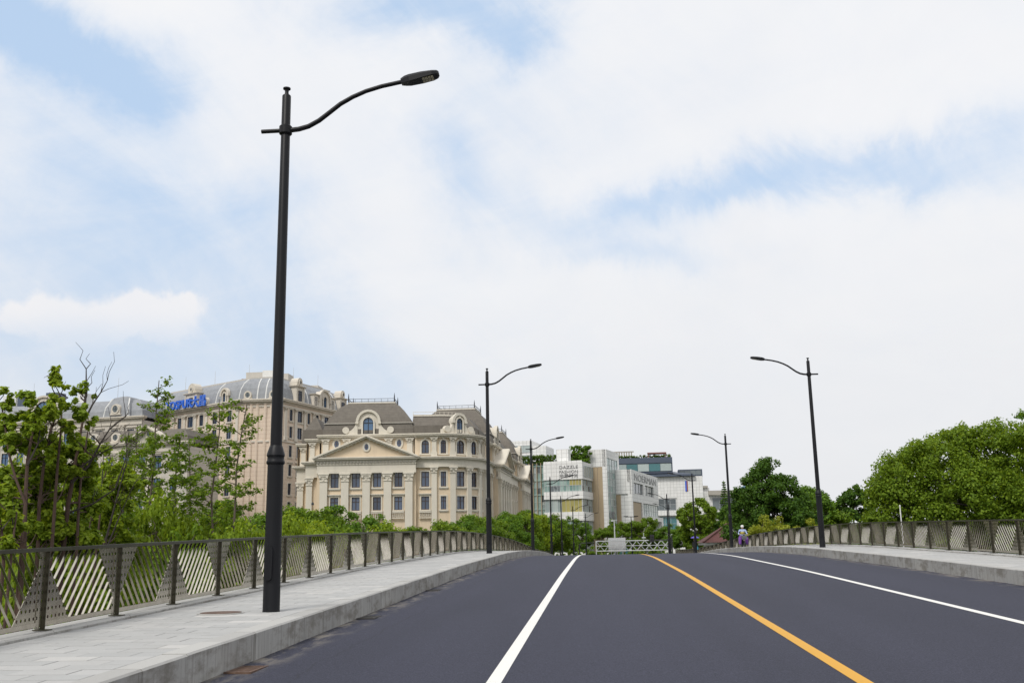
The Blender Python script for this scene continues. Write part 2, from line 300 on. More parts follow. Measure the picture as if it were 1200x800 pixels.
# ------------------------------------------------------------------ mesh helpers
class MB:
    """collects shapes in world coordinates; build() links them as one mesh object"""
    def __init__(self): self.v = []; self.f = []
    def add(self, vs, fs):
        o = len(self.v); self.v += [tuple(p) for p in vs]; self.f += [tuple(i+o for i in q) for q in fs]; return self
    def box(self, x0, x1, y0, y1, z0, z1):
        return self.add([(x0,y0,z0),(x1,y0,z0),(x1,y1,z0),(x0,y1,z0),(x0,y0,z1),(x1,y0,z1),(x1,y1,z1),(x0,y1,z1)],
                        [(0,3,2,1),(4,5,6,7),(0,1,5,4),(1,2,6,5),(2,3,7,6),(3,0,4,7)])
    def hexa(self, p8): return self.add(p8, [(0,3,2,1),(4,5,6,7),(0,1,5,4),(1,2,6,5),(2,3,7,6),(3,0,4,7)])
    def bar(self, a, b, w, h=None, up=(0,0,1)):
        a = Vector(a); b = Vector(b); h = h or w; d = (b-a).normalized(); s = d.cross(Vector(up))
        if s.length < 1e-4: s = d.cross(Vector((1,0,0)))
        s.normalize(); u = s.cross(d); s *= w/2; u *= h/2
        return self.hexa([a-s-u, a+s-u, b+s-u, b-s-u, a-s+u, a+s+u, b+s+u, b-s+u])
    def tube(self, pts, rad, n=8, caps=True):
        pts = [Vector(p) for p in pts]; k = len(pts)
        if isinstance(rad, (int, float)): rad = [rad]*k
        base = len(self.v); prev = None
        for i, p in enumerate(pts):
            d = (pts[min(i+1,k-1)] - pts[max(i-1,0)]).normalized()
            s = prev - d*prev.dot(d) if prev is not None else d.cross(Vector((0,0,1)) if abs(d.z) < .9 else Vector((1,0,0)))
            s.normalize(); prev = s; t_ = d.cross(s)
            for j in range(n):
                a = 2*math.pi*j/n; self.v.append(tuple(p + (s*math.cos(a)+t_*math.sin(a))*rad[i]))
        for i in range(k-1):
            for j in range(n):
                self.f.append((base+i*n+j, base+i*n+(j+1)%n, base+(i+1)*n+(j+1)%n, base+(i+1)*n+j))
        if caps:
            self.f.append(tuple(base+j for j in range(n))[::-1]); self.f.append(tuple(base+(k-1)*n+j for j in range(n)))
        return self
    def lathe(self, prof, c=(0,0,0), n=12):
        base = len(self.v); k = len(prof)
        for r, z in prof:
            for j in range(n):
                a = 2*math.pi*j/n; self.v.append((c[0]+r*math.cos(a), c[1]+r*math.sin(a), c[2]+z))
        for i in range(k-1):
            for j in range(n): self.f.append((base+i*n+j, base+i*n+(j+1)%n, base+(i+1)*n+(j+1)%n, base+(i+1)*n+j))
        self.f.append(tuple(base+j for j in range(n))[::-1]); self.f.append(tuple(base+(k-1)*n+j for j in range(n)))
        return self
    def mesh(self, name, mat=None, smooth=False, off=(0,0,0)):
        m = bpy.data.meshes.new(name); o = Vector(off)
        m.from_pydata([tuple(Vector(p)-o) for p in self.v], [], self.f); m.update()
        if mat: m.materials.append(M[mat])
        if smooth:
            for p in m.polygons: p.use_smooth = True
            try: m.set_sharp_from_angle(angle=R(40))
            except Exception: pass
        return m
    def build(self, name, mat, parent=None, smooth=False):
        off = WLOC.get(parent, (0,0,0)) if parent else (0,0,0)
        o = bpy.data.objects.new(name, self.mesh(name, mat, smooth, off)); COL.objects.link(o)
        if parent: o.parent = parent; WLOC[o] = off
        return o
WLOC = {}
def tag(o, label=None, cat=None, group=None, kind=None):
    if label: o['label'] = label
    if cat: o['category'] = cat
    if group: o['group'] = group
    if kind: o['kind'] = kind
    return o
def thing(name, label, cat, loc=(0,0,0), rz=0.0, group=None, sc=1.0):
    o = bpy.data.objects.new(name, None); COL.objects.link(o); o.location = loc; o.rotation_euler = (0,0,rz); o.empty_display_size = .3
    if sc != 1.0: o.scale = (sc,)*3 if isinstance(sc, (int, float)) else sc
    WLOC[o] = tuple(loc); return tag(o, label, cat, group)
def put(name, mesh, parent=None, loc=(0,0,0), rot=(0,0,0), sc=None):
    o = bpy.data.objects.new(name, mesh); COL.objects.link(o); o.location = loc; o.rotation_euler = rot
    if sc: o.scale = sc
    if parent: o.parent = parent
    return o
def copy_tree(o, parent=None):
    c = o.copy(); COL.objects.link(c)
    if parent: c.parent = parent
    for ch in list(o.children): copy_tree(ch, c)
    return c
def fast_mesh(name, verts, faces, mat, smooth=False):
    m = bpy.data.meshes.new(name); nv, nf, k = len(verts), len(faces), faces.shape[1]
    m.vertices.add(nv); m.vertices.foreach_set('co', np.ascontiguousarray(verts, dtype=np.float32).ravel())
    m.loops.add(nf*k); m.loops.foreach_set('vertex_index', np.ascontiguousarray(faces, dtype=np.int32).ravel())
    m.polygons.add(nf); m.polygons.foreach_set('loop_start', np.arange(0, nf*k, k, dtype=np.int32)); m.polygons.foreach_set('loop_total', np.full(nf, k, dtype=np.int32))
    m.update(calc_edges=True); m.materials.append(M[mat]); return m
def text(name, body, size, mat, parent, loc, rot, depth=.04, width=None, bold=0.0):
    c = bpy.data.curves.new(name, 'FONT'); c.body = body; c.size = size; c.extrude = depth; c.offset = bold; c.align_x = 'CENTER'; c.resolution_u = 3
    o = bpy.data.objects.new(name, c); COL.objects.link(o); o.location = loc; o.rotation_euler = rot; c.materials.append(M[mat]); o.parent = parent
    bpy.context.view_layer.update()
    k = width/o.dimensions.x if width and o.dimensions.x > 0 else 1.0
    me = bpy.data.meshes.new_from_object(o.evaluated_get(bpy.context.evaluated_depsgraph_get())); bpy.data.objects.remove(o)
    if not me.materials: me.materials.append(M[mat])
    o = put(name, me, parent, loc, rot, (k, 1, 1)); o['label'] = 'lettering ' + body
    return o

# ------------------------------------------------------------------ the bridge: road, kerbs, pavements
GROUND = -1.9
_py = [-60, -30, 0, 15, 30, 45, 50, 56, 61, 67, 75, 80, 90, 98.5, 106, 120, 135, 165, 195, 230, 400]
_pz = [-1.5, -.75, 0, .391, .768, 1.046, 1.09, 1.115, 1.10, 1.05, .955, .87, .64, .40, .17, -.12, -.30, -.44, -.72, -.95, -.95]
def _smooth_profile():
    ys = np.arange(-60, 400.01, .5); zs = np.interp(ys, _py, _pz)
    k = np.hanning(21); k /= k.sum(); pad = np.concatenate([zs[0]+(np.arange(-10, 0))*(zs[1]-zs[0]), zs, np.full(10, zs[-1])])
    return ys, np.convolve(pad, k, 'valid')
PY, PZ = _smooth_profile()
def zr(y): return float(np.interp(y, PY, PZ))
def bend(y): return 0.0 if y < 140 else min((y-140)**2*.0011, 9e9) if y < 230 else 8.91 + (y-230)*.198
def slope(y): return (zr(y+.5)-zr(y-.5))
def strip(name, mat, xs, y0, y1, step, dz=0.0, parent=None, kind=None):
    mb = MB(); ys = list(np.arange(y0, y1, step)) + [y1]; n = len(xs)
    vs = [(x+bend(y), y, zr(y)+dz) for y in ys for x in xs]
    fs = [(i*n+j, i*n+j+1, (i+1)*n+j+1, (i+1)*n+j) for i in range(len(ys)-1) for j in range(n-1)]
    o = mb.add(vs, fs).build(name, mat, parent)
    if kind: o['kind'] = kind
    return o
XL, XR = -4.10, 8.97          # kerb faces
KH = .32
ground = MB().add([(-3000,-600,GROUND),(3000,-600,GROUND),(3000,4000,GROUND),(-3000,4000,GROUND)], [(0,1,2,3)]).build('ground', 'ground_soil'); ground['kind'] = 'structure'
tag(ground, 'green vegetated ground beside and below the bridge')
road = strip('road', 'asphalt', [XL-.05, -1, 2.4, 6, XR+.05], -30, 236, 1.0, kind='structure'); road['label'] = 'dark asphalt road climbing over the humped bridge'
cross = strip('cross_road', 'asphalt', [-140, -60, 0, 60, 140], 230.5, 246, 4.0, .004, kind='structure'); cross['label'] = 'cross street beyond the far end of the bridge'
for nm, x, mt, lb in (('lane_line', -1.074, 'white_paint', 'white lane line left of the yellow centre line'), ('centre_line', 2.439, 'yellow_paint', 'solid yellow centre line'), ('lane_line', 5.933, 'white_paint', 'white lane line right of the yellow centre line')):
    o = strip(nm, mt, [x-.075, x+.075], -30, 205, 1.0, .004, road); o['label'] = lb
# deck body below road and pavements
mb = MB(); ys = list(np.arange(-30, 226, 2.0))
for x0, x1 in ((-7.12, 12.02),):
    vs = []
    for y in ys:
        z = zr(y); b = bend(y); lo = max(GROUND-.3, z-1.25) if 18 < y < 104 else GROUND-.3
        vs += [(x0+b, y, lo), (x1+b, y, lo), (x1+b, y, z-.06), (x0+b, y, z-.06)]
    fs = []
    for i in range(len(ys)-1):
        a = i*4
        for j in range(4): fs.append((a+j, a+(j+1)%4, a+4+(j+1)%4, a+4+j))
    fs += [(0,1,2,3), tuple(len(vs)-4+k for k in (3,2,1,0))]
    mb.add(vs, fs)
deck = mb.build('bridge_deck', 'concrete'); deck['kind'] = 'structure'; deck['label'] = 'concrete deck carrying road and pavements'
PEND = 176.0
def paver_mesh(L, W, seed):
    m_ = MB(); h = .05; e = .004
    m_.add([(0,0,0),(W,0,0),(W,L,0),(0,L,0),(e,e,h),(W-e,e,h),(W-e,L-e,h),(e,L-e,h)], [(4,5,6,7),(0,1,5,4),(1,2,6,5),(2,3,7,6),(3,0,4,7)])
    return m_.mesh('paver', 'paver')
PM = [paver_mesh(.296, .596, 0)]; PMB = paver_mesh(.594, .394, 0)
rng = random.Random(4)
def pavement(xa, xb, near, label, ybeg, order):
    base = strip('pavement', 'mortar', [xa, xb], -30, PEND, 1.0, KH-.006, kind='structure'); base['label'] = label
    W, L = .60, .30; n = int(round((xb-xa)/W)); W = (xb-xa)/n; mbs = MB(); cnt = 0; cells = []
    for r in range(int((PEND-ybeg)/L)):
        edges = [xa + c*W for c in range(n+1)] if r % 2 == 0 else [xa] + [xa + (c+.5)*W for c in range(n)] + [xb]
        for x0, x1 in zip(edges, edges[1:]): cells.append((ybeg + r*L, x0, x1-x0))
    singles = set(sorted(range(len(cells)), key=lambda i: order(cells[i]))[:300])
    for i, (y, x, W) in enumerate(cells):
        dz = rng.uniform(-.0015, .0015); s = math.atan(slope(y+L/2))
        if i in singles:
            o = put('paver', PM[0], base, (x+.002, y, zr(y)+KH-.05+dz), (s, 0, 0)); o.scale.x = W/.60
        else:
            b = bend(y); g = .002; z0 = zr(y)+KH+dz; z1 = zr(y+L)+KH+dz
            mbs.add([(x+g+b,y+g,z0),(x+W-g+b,y+g,z0),(x+W-g+b,y+L-g,z1),(x+g+b,y+L-g,z1)], [(0,1,2,3)])
    st = mbs.build('paver_field', 'paver', base); st['kind'] = 'stuff'
    return base
pv_l = pavement(-6.6, XL-.28, 0, 'pale granite paved pavement left of the road', -3.0, lambda c: abs(c[0]-9.5) + (0 if c[0] > 6.5 else 40))
pv_r = pavement(XR+.28, 11.46, 0, 'pale granite paved pavement right of the road', 18.0, lambda c: abs(c[0]-27))
def kerb_stone_mesh(L, w, h):
    m_ = MB(); b = .02; g = .002
    m_.add([(0,g,-.12),(w,g,-.12),(w,L-g,-.12),(0,L-g,-.12),(0,g,h-b),(w,g,h-b),(w,L-g,h-b),(0,L-g,h-b),(b,g+.004,h),(w-.01,g+.004,h),(w-.01,L-g-.004,h),(b,L-g-.004,h)],
           [(0,3,2,1),(0,1,5,4),(1,2,6,5),(2,3,7,6),(3,0,4,7),(4,5,9,8),(5,6,10,9),(6,7,11,10),(7,4,8,11),(8,9,10,11)])
    return m_.mesh('kerb_stone', 'granite')
KM = kerb_stone_mesh(1.0, .28, KH+.004); KM2 = kerb_stone_mesh(1.0, .42, KH+.05)
def kerb(name, x, mirror, mesh, label, y0=-6.0, width=.28):
    k = thing(name, label, 'kerb', (x, y0, 0))
    for i in range(int(PEND-y0)):
        y = y0+i; o = put('kerb_stone', mesh, k, (bend(y) + (rng.uniform(-.004, .004)), i, zr(y)+rng.uniform(-.003, .003)), (math.atan(slope(y+.5)), 0, 0))
        if mirror: o.scale = (-1, 1, 1)
kerb('road_kerb', XL, True, KM, 'tall stained granite kerb along the left side of the road')
kerb('road_kerb', XR, False, KM, 'tall stained granite kerb along the right side of the road')
kerb('railing_kerb', -6.6, True, KM2, 'low granite plinth carrying the left railing')
kerb('railing_kerb', 11.46, False, KM2, 'low granite plinth carrying the right railing')
# manhole cover, gutter grates
zz = zr(14.6)+KH
mh = thing('manhole_cover', 'round rusty manhole cover in the left pavement', 'manhole cover', (-5.53, 14.62, zz+.004))
MB().lathe([(.34, -.03), (.34, .004), (.30, .006)], (-5.53, 14.62, zz+.004), 28).build('rim', 'concrete', mh)
MB().lathe([(.295, -.02), (.295, .012), (.28, .014)], (-5.53, 14.62, zz+.004), 28).build('lid', 'rusty_iron', mh)
for gy, lb in ((11.2, 'rusty gutter grate nearest the left kerb corner'), (17.2, 'dark gutter grate by the left kerb beyond the first lamp'), (24.0, 'small gutter grate farther along the left kerb')):
    x0 = XL+.03; z = zr(gy)
    im = 'rusty_iron' if gy < 12 else 'cast_iron'
    g = thing('gutter_grate', lb, 'grate', (x0, gy, z+.006), group='gutter grates along the left kerb')
    q = MB(); q.box(x0, x0+.03, gy-.3, gy+.3, z-.02, z+.014); q.box(x0+.27, x0+.30, gy-.3, gy+.3, z-.02, z+.014); q.box(x0+.03, x0+.27, gy-.3, gy-.27, z-.02, z+.014); q.box(x0+.03, x0+.27, gy+.27, gy+.3, z-.02, z+.014)
    q.build('frame', im, g)
    for k in range(8):
        MB().box(x0+.03, x0+.27, gy-.24+k*.063, gy-.21+k*.063, z-.015, z+.011).build('bar', im, g)

# ------------------------------------------------------------------ stainless railings
PL = 1.90; RB, RT = KH+.05, 1.35      # heights above road
def panel_meshes(flip):
    """panel in local coords: y along, z up from plinth top; flip swaps which end has the wide foot"""
    H0, H1 = .10, RT-RB-.05; L = PL; bw, tw, ap = .62, .58, .70
    fl = (lambda y: L-y) if flip else (lambda y: y)
    pls = []; th = .004
    def plate(poly):
        poly = [(fl(y), z) for y, z in poly]; n = len(poly)
        vs = [(-th, y, z) for y, z in poly] + [(th, y, z) for y, z in poly]
        pls.append(MB().add(vs, [tuple(range(n)), tuple(range(2*n-1, n-1, -1))] + [(i, n+i, n+(i+1) % n, (i+1) % n) for i in range(n)]))
    zap = H0+(H1-H0)*ap; zbp = H1-(H1-H0)*ap
    plate([(.03, H0), (bw, H0), (.16, zap), (.03, zap+.12)]); plate([(L-.03, H1), (L-tw, H1), (L-.16, zbp), (L-.03, zbp-.12)])
    pm = [q.mesh('plate', 'perforated_steel') for q in pls]
    rail = MB().box(-.012, .012, .0, L, H0-.055, H0).mesh('bottom_rail', 'stainless')
    bars = []
    k = .86; y = -1.2      # bars lean with the wide foot: y = y0 + k*(z-H0)
    def left(z): return .03 if z > zap+.12 else max(bw+( .16-bw)*(z-H0)/(zap-H0), .03) if z < zap else .16-(.13)*(z-zap)/.12
    def right(z): return L-.03 if z < zbp-.12 else (L-.03-(.13)*(z-(zbp-.12))/.12 if z < zbp else L-.16-(tw-.16)*(z-zbp)/(H1-zbp))
    while y < L:
        zs = [z for z in np.linspace(H0, H1, 90) if left(z) <= y+k*(z-H0) <= right(z)]
        if len(zs) > 8:
            z0, z1 = zs[0], zs[-1]; a = (0, fl(y+k*(z0-H0)), z0); b = (0, fl(y+k*(z1-H0)), z1)
            m_ = MB(); m_.bar(a, b, .031, .006); bars.append(m_)
        y += .168
    return pm, rail, [b.mesh('bar', 'stainless') for b in bars], bars
PA, PB = panel_meshes(False), panel_meshes(True)
post_m = MB(); hh = RT-RB-.03
post_m.box(-.01, .05, -.006, .006, .012, hh); post_m.box(-.06, .12, -.09, .05, .0, .012)
post_mesh = post_m.mesh('post', 'post_steel')
strip_m = MB().box(.006, .012, -.15, -.0065, .013, hh-.02).mesh('cover_plate', 'perforated_steel')
def railing(x, side, y0, n, label, near0):
    t_ = thing('railing', label, 'railing', (x, y0, 0), group='bridge railings'); H = MB()
    for i in range(n):
        y = y0+i*PL; s = math.atan(slope(y+PL/2)); z = zr(y)+RB
        A = PA if i % 2 == 0 else PB
        pn = put('panel', A[1], t_, (bend(y), i*PL, z), (s, 0, 0))
        for pl_ in A[0]: put('plate', pl_, pn)
        if near0 <= i < near0+22:
            for bm_ in A[2]: put('bar', bm_, pn)
        else:
            key = 'joined%d' % (i % 2)
            if key not in JB:
                q = MB()
                for b in A[3]: q.add(b.v, b.f)
                JB[key] = q.mesh('bars', 'stainless')
            put('bars', JB[key], pn)['kind'] = 'stuff'
        po = put('post', post_mesh, t_, (bend(y), i*PL, z), (0, 0, 0), (-side, 1, 1)); put('cover_plate', strip_m, po)
    ys = [y0 + i*PL/2 for i in range(2*n+1)]
    vs = []
    for y in ys:
        z = zr(y)+RT; b = bend(y); vs += [(x-.055+b, y, z-.045), (x+.055+b, y, z-.045), (x+.055+b, y, z), (x-.055+b, y, z)]
    fs = []
    for i in range(len(ys)-1):
        a = i*4
        for j in range(4): fs.append((a+j, a+(j+1) % 4, a+4+(j+1) % 4, a+4+j))
    H.add(vs, fs+[(3,2,1,0), tuple(len(vs)-4+k for k in range(4))]).build('handrail', 'post_steel', t_)
JB = {}
railing(-6.78, -1, 12.00-PL*8, 78, 'stainless railing with slanted bars along the left pavement', 5)
railing(11.64, 1, 29.3-PL*12, 84, 'stainless railing with slanted bars along the right pavement', 8)

# ------------------------------------------------------------------ street lamps
def lamp_parts():
    parts = {}
    low = MB().lathe([(.128,-.02),(.128,.0),(.125,.02),(.118,2.15)], n=20); parts['lower_post'] = (low.mesh('lower_post','black_metal',True), None)
    col = MB().lathe([(.122,2.15),(.138,2.17),(.138,2.20),(.126,2.22),(.126,2.27),(.138,2.29),(.132,2.32),(.10,2.42),(.09,2.44)], n=20); parts['collar'] = (col.mesh('collar','black_metal',True), None)
    up = MB().lathe([(.090,2.42),(.072,8.15),(.065,8.17)], n=12); parts['upper_post'] = (up.mesh('upper_post','black_metal',True), None)
    cap = MB().lathe([(.045,8.16),(.030,8.22),(.034,8.26),(.062,8.28),(.062,8.30),(.03,8.315)], n=14); parts['finial'] = (cap.mesh('finial','black_metal',True), None)
    ring = MB().lathe([(.085,7.48),(.105,7.50),(.105,7.62),(.085,7.64)], n=14); parts['bracket_ring'] = (ring.mesh('bracket_ring','black_metal',True), None)
    stub = MB().tube([(-.08,0,7.56),(-.40,0,7.56)], .034, 10); parts['stub_arm'] = (stub.mesh('stub_arm','black_metal',True), None)
    pts = [(.08,0,7.56),(.22,0,7.57),(.38,0,7.61),(.55,0,7.70),(.72,0,7.83),(.90,0,7.97),(1.10,0,8.08),(1.32,0,8.17),(1.58,0,8.24),(1.95,0,8.305)]
    parts['arm'] = (MB().tube(pts, [.042,.041,.04,.039,.038,.037,.036,.035,.035,.035], 10).mesh('arm','black_metal',True), None)
    h = MB(); d = Vector((.985,0,.17)); u = Vector((-.17,0,.985)); o = Vector((1.90,0,8.30))
    secs = [(0,.05,.045,-.045),(.07,.075,.07,-.055),(.14,.095,.075,-.06),(.35,.115,.07,-.055),(.52,.115,.055,-.045),(.60,.09,.045,-.035),(.63,.05,.03,-.02)]
    vs = []
    for s_, w, a, b in secs:
        c = o+d*s_
        for yy, zz in ((-w,b),(w,b),(w*1.0,a*.3),(w*.6,a),(-w*.6,a),(-w*1.0,a*.3)): vs.append(tuple(c+u*zz+Vector((0,yy,0))))
    fs = [(i*6+j, i*6+(j+1) % 6, i*6+6+(j+1) % 6, i*6+6+j) for i in range(len(secs)-1) for j in range(6)] + [tuple(range(6))[::-1], tuple(len(vs)-6+k for k in range(6))]
    h.add(vs, fs)
    led = MB()
    for r in range(2):
        for q in range(4):
            c = o+d*(.37+q*.048)+u*-.056+Vector((0,-.045+r*.09,0)); s1 = d*.02; s2 = Vector((0,.038,0)); n_ = u*.006
            led.hexa([c-s1-s2-n_, c+s1-s2-n_, c+s1+s2-n_, c-s1+s2-n_, c-s1-s2+n_, c+s1-s2+n_, c+s1+s2+n_, c-s1+s2+n_])
    parts['lamp_head'] = (h.mesh('lamp_head','black_metal'), ('led_panel', led.mesh('led_panel','led_glass')))
    ac = MB(); prof = []
    for k in range(16):
        a = 2*math.pi*k/16; prof.append((.062*math.cos(a), (.19 if math.sin(a) >= 0 else -.19)+.062*math.sin(a)))
    vs = [(-.02+x_, -.155, .70+z_) for x_, z_ in prof] + [(-.02+x_, -.09, .70+z_) for x_, z_ in prof]
    ac.add(vs, [tuple(range(16))] + [(i, 16+i, 16+(i+1) % 16, (i+1) % 16) for i in range(16)])
    parts['access_door'] = (ac.mesh('access_door','black_metal'), None)
    return parts
LP = lamp_parts()
def street_lamp(x, y, rz, label, base=None):
    z = zr(y)+KH if base is None else base
    t_ = thing('street_lamp', label, 'street lamp', (x, y, z), rz, 'street lamps lining the bridge')
    for nm, (me, sub) in LP.items():
        o = put(nm, me, t_)
        if nm == 'access_door' and rz: o.rotation_euler = (0, 0, math.pi)
        if sub: put(sub[0], sub[1], o)
street_lamp(-4.84, 14.8, 0, 'tallest black street lamp, in front of the pale tower with blue sign')
street_lamp(-4.84, 44.8, 0, 'black street lamp in front of the cream building with curved corner')
street_lamp(-4.84, 74.8, 0, 'black street lamp where the left pavement passes over the crest')
street_lamp(-4.86, 105, 0, 'black street lamp just right of the crest lamp, before the white office block')
street_lamp(-4.87, 135, 0, 'second black street lamp beyond the crest lamp on the left roadside')
street_lamp(-4.05, 165, 0, 'black street lamp rising from trees below the yellow window panel')
street_lamp(-2.37, 195, 0, 'farthest left black street lamp, beside the white truss gantry')
street_lamp(9.61, 44.8, math.pi, 'largest black street lamp on the right pavement')
street_lamp(9.61, 74.8, math.pi, 'black street lamp beside the scooter rider')
street_lamp(9.85, 105, math.pi, 'black street lamp beside the person with the umbrella')
street_lamp(9.2, 135, math.pi, 'taller of the two close-set far street lamps right of the gantry')
street_lamp(11.47, 165, math.pi, 'shorter of the two close-set far street lamps right of the gantry')

# ------------------------------------------------------------------ facade kit
class Fr:
    """vertical facade frame: u runs along the wall, v outwards, z up (world height)"""
    def __init__(self, ox, oy, ang): self.o = (ox, oy); self.a = ang; self.U = (math.cos(ang), math.sin(ang)); self.N = (math.sin(ang), -math.cos(ang))
    def p(self, u, v, z): return (self.o[0]+u*self.U[0]+v*self.N[0], self.o[1]+u*self.U[1]+v*self.N[1], z)
    def sub(self, u, v, da=0.0):
        q = self.p(u, v, 0); return Fr(q[0], q[1], self.a+da)
def fbox(mb, fr, u0, u1, v0, v1, z0, z1):
    """v0 is the back, v1 the front"""
    return mb.hexa([fr.p(u0,v1,z0), fr.p(u1,v1,z0), fr.p(u1,v0,z0), fr.p(u0,v0,z0), fr.p(u0,v1,z1), fr.p(u1,v1,z1), fr.p(u1,v0,z1), fr.p(u0,v0,z1)])
def fwall(mb, fr, u0, u1, z0, z1, holes=(), v=0.0, depth=.34):
    us = sorted({u0, u1, *[h[0] for h in holes], *[h[1] for h in holes]}); zs = sorted({z0, z1, *[h[2] for h in holes], *[h[3] for h in holes]})
    us = [q for q in us if u0 <= q <= u1]; zs = [q for q in zs if z0 <= q <= z1]
    for a, b in zip(us, us[1:]):
        for c, d in zip(zs, zs[1:]):
            um, zm = (a+b)/2, (c+d)/2
            if any(h[0] < um < h[1] and h[2] < zm < h[3] for h in holes): continue
            mb.add([fr.p(a,v,c), fr.p(b,v,c), fr.p(b,v,d), fr.p(a,v,d)], [(0,1,2,3)])
    for a, b, c, d in holes:
        q = [fr.p(a,v,c), fr.p(b,v,c), fr.p(b,v,d), fr.p(a,v,d), fr.p(a,v-depth,c), fr.p(b,v-depth,c), fr.p(b,v-depth,d), fr.p(a,v-depth,d)]
        mb.add(q, [(0,4,5,1), (1,5,6,2), (2,6,7,3), (3,7,4,0), (4,7,6,5)])
WT = {}
def win_tpl(w, h, kind, frame_mat, pane_mat, trim_mat, hood, bars):
    key = (round(w,2), round(h,2), kind, frame_mat, pane_mat, trim_mat, hood, bars)
    if key in WT: return WT[key]
    f, p_, s = MB(), MB(), MB(); e = .09; y0, y1 = .10, .18; r = w/2
    if kind == 'rect':
        f.box(-r,-r+e,y0,y1,0,h); f.box(r-e,r,y0,y1,0,h); f.box(-r+e,r-e,y0,y1,0,e); f.box(-r+e,r-e,y0,y1,h-e,h)
        for k in range(1, bars+1):
            x = -r+w*k/(bars+1); f.box(x-.045,x+.045,y0-.02,y1,e,h-e)
        f.box(-r+e,r-e,y0+.01,y1-.01,h*.66-.04,h*.66+.04)
        p_.box(-r+.03,r-.03,.19,.21,.03,h-.03)
        if trim_mat:
            t_ = .2; s.box(-r-t_,-r,-.09,.02,-.05,h+t_); s.box(r,r+t_,-.09,.02,-.05,h+t_); s.box(-r,r,-.09,.02,h,h+t_)
            s.box(-r-.32,r+.32,-.22,.02,-.27,-.05); s.box(-r-.22,r+.22,-.12,.02,-.42,-.27)
            if hood: s.box(-r-.32,r+.32,-.2,.02,h+t_,h+t_+.16); s.box(-r-.45,r+.45,-.32,.02,h+t_+.16,h+t_+.30)
    elif kind == 'arch':
        n = 10; hs = h-r; arc = [(-r*math.cos(math.pi*k/n), hs+r*math.sin(math.pi*k/n)) for k in range(n+1)]
        poly = [(-r,0)]+arc+[(r,0)]
        p_.add([(x,.19,z) for x, z in poly], [tuple(range(len(poly)))[::-1]])
        f.box(-r,-r+e,y0,y1,0,hs); f.box(r-e,r,y0,y1,0,hs); f.box(-r+e,r-e,y0,y1,0,e); f.box(-.045,.045,y0-.02,y1,e,h-e*.5); f.box(-r+e,r-e,y0-.01,y1,hs-.05,hs+.05)
        for a, b in zip(arc, arc[1:]): f.bar((a[0]*.96,.14,hs+(a[1]-hs)*.96), (b[0]*.96,.14,hs+(b[1]-hs)*.96), .08, .09, up=(0,1,0))
        tm = .26
        out = [(-(r+tm)*math.cos(math.pi*k/n), hs+(r+tm)*math.sin(math.pi*k/n)) for k in range(n+1)]
        for k in range(n):
            a, b, c, d = arc[k], arc[k+1], out[k+1], out[k]
            s.hexa([(a[0],-.1,a[1]),(b[0],-.1,b[1]),(b[0],.3,b[1]),(a[0],.3,a[1]),(d[0],-.1,d[1]),(c[0],-.1,c[1]),(c[0],.3,c[1]),(d[0],.3,d[1])])
        s.box(-r-tm,-r,-.1,.02,-.05,hs); s.box(r,r+tm,-.1,.02,-.05,hs); s.box(-r-.4,r+.4,-.22,.02,-.26,-.05); s.box(-.14,.14,-.18,.05,h+.02,h+tm+.12)
        # the wall spandrels between the round arch and its square opening
        for sg in (-1, 1):
            pts = [(sg*abs(x), z) for x, z in arc[:n//2+1]]
            for a, b in zip(pts, pts[1:]): s.add([(a[0],.01,a[1]),(b[0],.01,b[1]),(b[0],.01,h+.001),(a[0],.01,h+.001)], [(0,1,2,3)])
    else:   # oval, proud of the wall
        n = 18; ring = [(r*math.cos(2*math.pi*k/n), h/2+h/2*math.sin(2*math.pi*k/n)) for k in range(n)]
        p_.add([(x,-.05,z) for x, z in ring], [tuple(range(n))[::-1]])
        for k in range(n):
            a, b = ring[k], ring[(k+1) % n]; q = 1+.3/r; qz = 1+.3/(h/2)
            A, B = (a[0]*q, h/2+(a[1]-h/2)*qz), (b[0]*q, h/2+(b[1]-h/2)*qz)
            s.hexa([(a[0],-.14,a[1]),(b[0],-.14,b[1]),(b[0],.02,b[1]),(a[0],.02,a[1]),(A[0],-.14,A[1]),(B[0],-.14,B[1]),(B[0],.02,B[1]),(A[0],.02,A[1])])
        f.box(-.035,.035,-.09,-.055,.05,h-.05); f.box(-r+.05,r-.05,-.085,-.055,h/2-.035,h/2+.035)
    WT[key] = (f.mesh('window', frame_mat), p_.mesh('pane', pane_mat), s.mesh('surround', trim_mat) if trim_mat and s.v else None)
    return WT[key]
def window(parent, fr, u, z, w, h, kind='rect', frame='brown_frame', pane='window_glass', trim='pale_trim', hood=False, bars=1, v=0.0):
    f, p_, s = win_tpl(w, h, kind, frame, pane, trim, hood, bars); L = WLOC[parent]; q = fr.p(u, v, z)
    o = put('window', f, parent, (q[0]-L[0], q[1]-L[1], q[2]-L[2]), (0,0,fr.a)); put('pane', p_, o)
    if s: put('surround', s, o)
    return o
